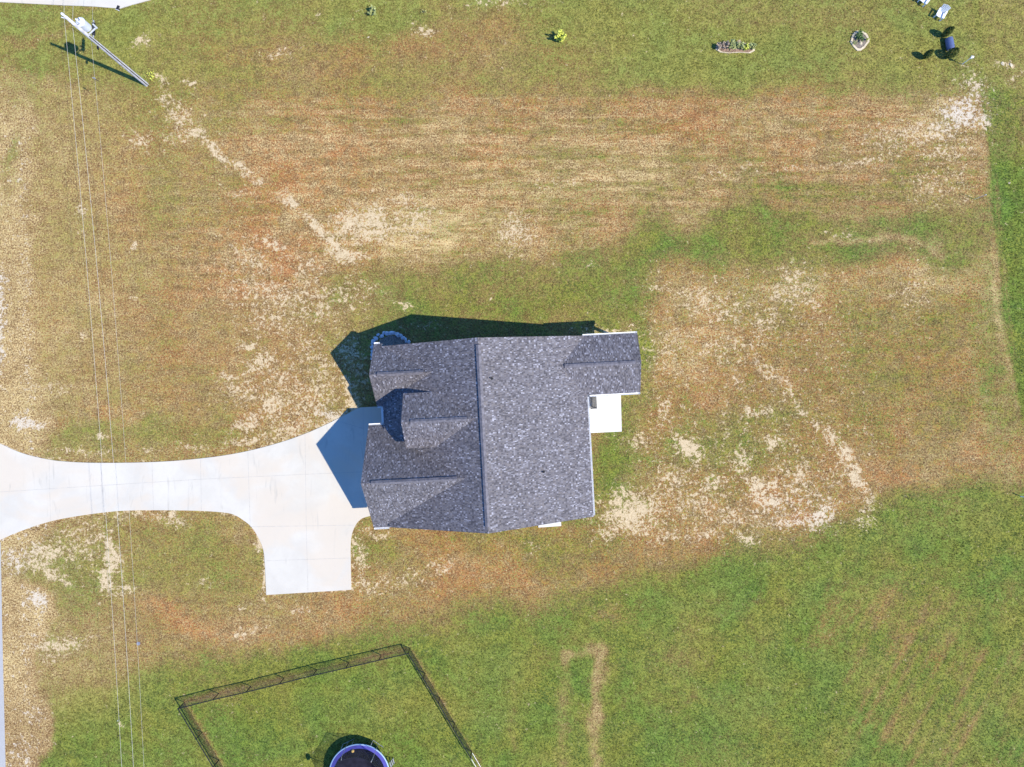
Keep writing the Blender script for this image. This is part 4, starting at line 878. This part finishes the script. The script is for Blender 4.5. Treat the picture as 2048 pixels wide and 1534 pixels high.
for i in range(6):
    a0, a1 = angs[i], angs[(i + 1) % 6] + (360 if i == 5 else 0); seg = 8; prev = None
    for k in range(seg + 1):
        f = k / seg; a = R(a0 + (a1 - a0) * f); cp = math.cos(R(30)) / math.cos(a - R((a0 + a1) / 2)); sagz = TH_ - .32 * math.sin(math.pi * f)
        lo = Vector((math.cos(a) * (RT - .36), math.sin(a) * (RT - .36), .9)); rt = (RT - .12) * (cp * .6 + .4); hi = Vector((math.cos(a) * rt, math.sin(a) * rt, sagz))
        if prev: b.face([prev[0], lo, hi, prev[1]]); rim.tube([prev[1], hi], .014, 5, cap=False)
        prev = (lo, hi)
b.build('safety_net', M['net'], t); rim.build('net_rim', M['black'], t)
a = R(176); c, s_ = math.cos(a), math.sin(a); b = MB()
b.tube([(c * (RT + .12), s_ * (RT + .12), 2.5), (c * (RT + .16), s_ * (RT + .16), 2.5)], .27, 20)
b.tube([(c * RT, s_ * RT, 1.5), (c * (RT + .14), s_ * (RT + .14), 2.3)], .02, 6); b.build('hoop_backboard', M['black'], t)
b = MB(); a = R(14)
L0 = Vector((math.cos(a) * (RT + .02), math.sin(a) * (RT + .02), .86)); L1 = Vector((math.cos(a) * (RT + .30), math.sin(a) * (RT + .30), .02)); sd = Vector((-math.sin(a), math.cos(a), 0)) * .19
b.tube([L0 + sd, L1 + sd], .02, 6); b.tube([L0 - sd, L1 - sd], .02, 6)
for f in (.3, .6, .88): b.beam(L0.lerp(L1, f) - sd, L0.lerp(L1, f) + sd, .07, .02)
b.build('ladder', M['galv'], t)
bm = bmesh.new(); bmesh.ops.create_uvsphere(bm, u_segments=24, v_segments=14, radius=.12); me = bpy.data.meshes.new('ball'); bm.to_mesh(me); bm.free(); me.materials.append(M['ball'])
me.polygons.foreach_set('use_smooth', [True] * len(me.polygons)); o = bpy.data.objects.new('ball', me); col.objects.link(o); o.location = W(705.5, 1502, .99); tag(o, 'pale orange ball resting on the black trampoline mat near the blue rim', 'ball')

# ------------------------------------------------------------------ grass blades (one carpet, nobody could count them)
def build_grass(N=330000):
    rs = np.random.RandomState(5)
    X = rs.uniform(-43.5, 43.5, N); Y = rs.uniform(-33, 33, N)
    px = X * PM + 1024; py = 767 - Y * PM
    keep = np.ones(N, bool)
    # driveway polygon, patio, house footprint, road
    def inside(P, x, y):
        P = np.array(P); r = np.zeros(len(x), bool); j = len(P) - 1
        for i in range(len(P)):
            xi, yi = P[i]; xj, yj = P[j]
            with np.errstate(divide='ignore', invalid='ignore'):
                c = ((yi > y) != (yj > y)) & (x < (xj - xi) * (y - yi) / (yj - yi) + xi)
            r ^= c; j = i
        return r
    keep &= ~inside(dr_pts, px, py)
    keep &= ~((px > 1168) & (px < 1245) & (py > 785) & (py < 868)); keep &= ~((px > 1073) & (px < 1123) & (py > 1030) & (py < 1056)); keep &= ~((px > 1180) & (px < 1266) & (py > 668) & (py < 790))
    keep &= ~inside([(-300, -12), (0, 4), (120, 10), (185, 12.5), (240, 17), (262, 10), (300, 0), (360, -30), (900, -60), (900, -300), (-300, -300)], px, py)
    keep &= ~inside([(-400, 1080), (1, 1085), (4, 1250), (11, 1534), (30, 1700), (-400, 1700)], px, py)
    u = X * cT + Y * sT; v = -X * sT + Y * cT
    keep &= ~((u > -10) & (u < 5.3) & (v > -10) & (v < 3.2)); keep &= ~inside(fb, px, py); keep &= ~inside(ob, px, py)
    keep &= ~inside([(p.x * PM + 1024, 767 - p.y * PM) for p in bp2], px, py)
    X = X[keep]; Y = Y[keep]
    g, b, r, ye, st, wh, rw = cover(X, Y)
    k2 = rs.rand(len(X)) > np.clip(b * 1.5 - .2, 0, .9); k2 &= rs.rand(len(X)) < .55 + .45 * g
    X, Y, g, b, r, ye, st, wh, rw = [a[k2] for a in (X, Y, g, b, r, ye, st, wh, rw)]; n = len(X)
    NB = 3; co = np.zeros((n, NB, 3, 3), np.float32); sh = np.zeros((n, NB, 3, 3), np.float32)
    hh = (.035 + .05 * g) * rs.uniform(.6, 1.5, n)
    for k in range(NB):
        a = rs.uniform(0, 2 * np.pi, n); L = rs.uniform(.03, .10, n); w = rs.uniform(.010, .024, n)
        cx, sy = np.cos(a), np.sin(a)
        co[:, k, 0, 0] = X - sy * w; co[:, k, 0, 1] = Y + cx * w; co[:, k, 1, 0] = X + sy * w; co[:, k, 1, 1] = Y - cx * w
        co[:, k, 0, 2] = co[:, k, 1, 2] = -.004
        co[:, k, 2, 0] = X + cx * L; co[:, k, 2, 1] = Y + sy * L; co[:, k, 2, 2] = hh * rs.uniform(.5, 1.2, n)
        sh[:, k, :, 0] = np.clip(rs.normal(.50, .14, n), .15, 1)[:, None]; sh[:, k, :, 1] = rs.rand(n)[:, None]; sh[:, k, :, 2] = rs.rand(n)[:, None]
    V = n * NB * 3; me = bpy.data.meshes.new('grass'); me.vertices.add(V); me.vertices.foreach_set('co', co.ravel())
    me.loops.add(V); me.loops.foreach_set('vertex_index', np.arange(V, dtype=np.int32)); me.polygons.add(n * NB)
    me.polygons.foreach_set('loop_start', (np.arange(n * NB) * 3).astype(np.int32)); me.update(calc_edges=True); me.materials.append(M['blades'])
    rep = lambda a: np.repeat(a, NB * 3)
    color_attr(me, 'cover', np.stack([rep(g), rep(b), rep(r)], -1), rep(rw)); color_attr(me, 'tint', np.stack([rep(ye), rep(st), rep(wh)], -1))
    color_attr(me, 'shade', sh.reshape(-1, 3))
    o = bpy.data.objects.new('grass', me); col.objects.link(o); tag(o, 'short patchy mown grass covering the lot', 'grass', kind='stuff')
build_grass()
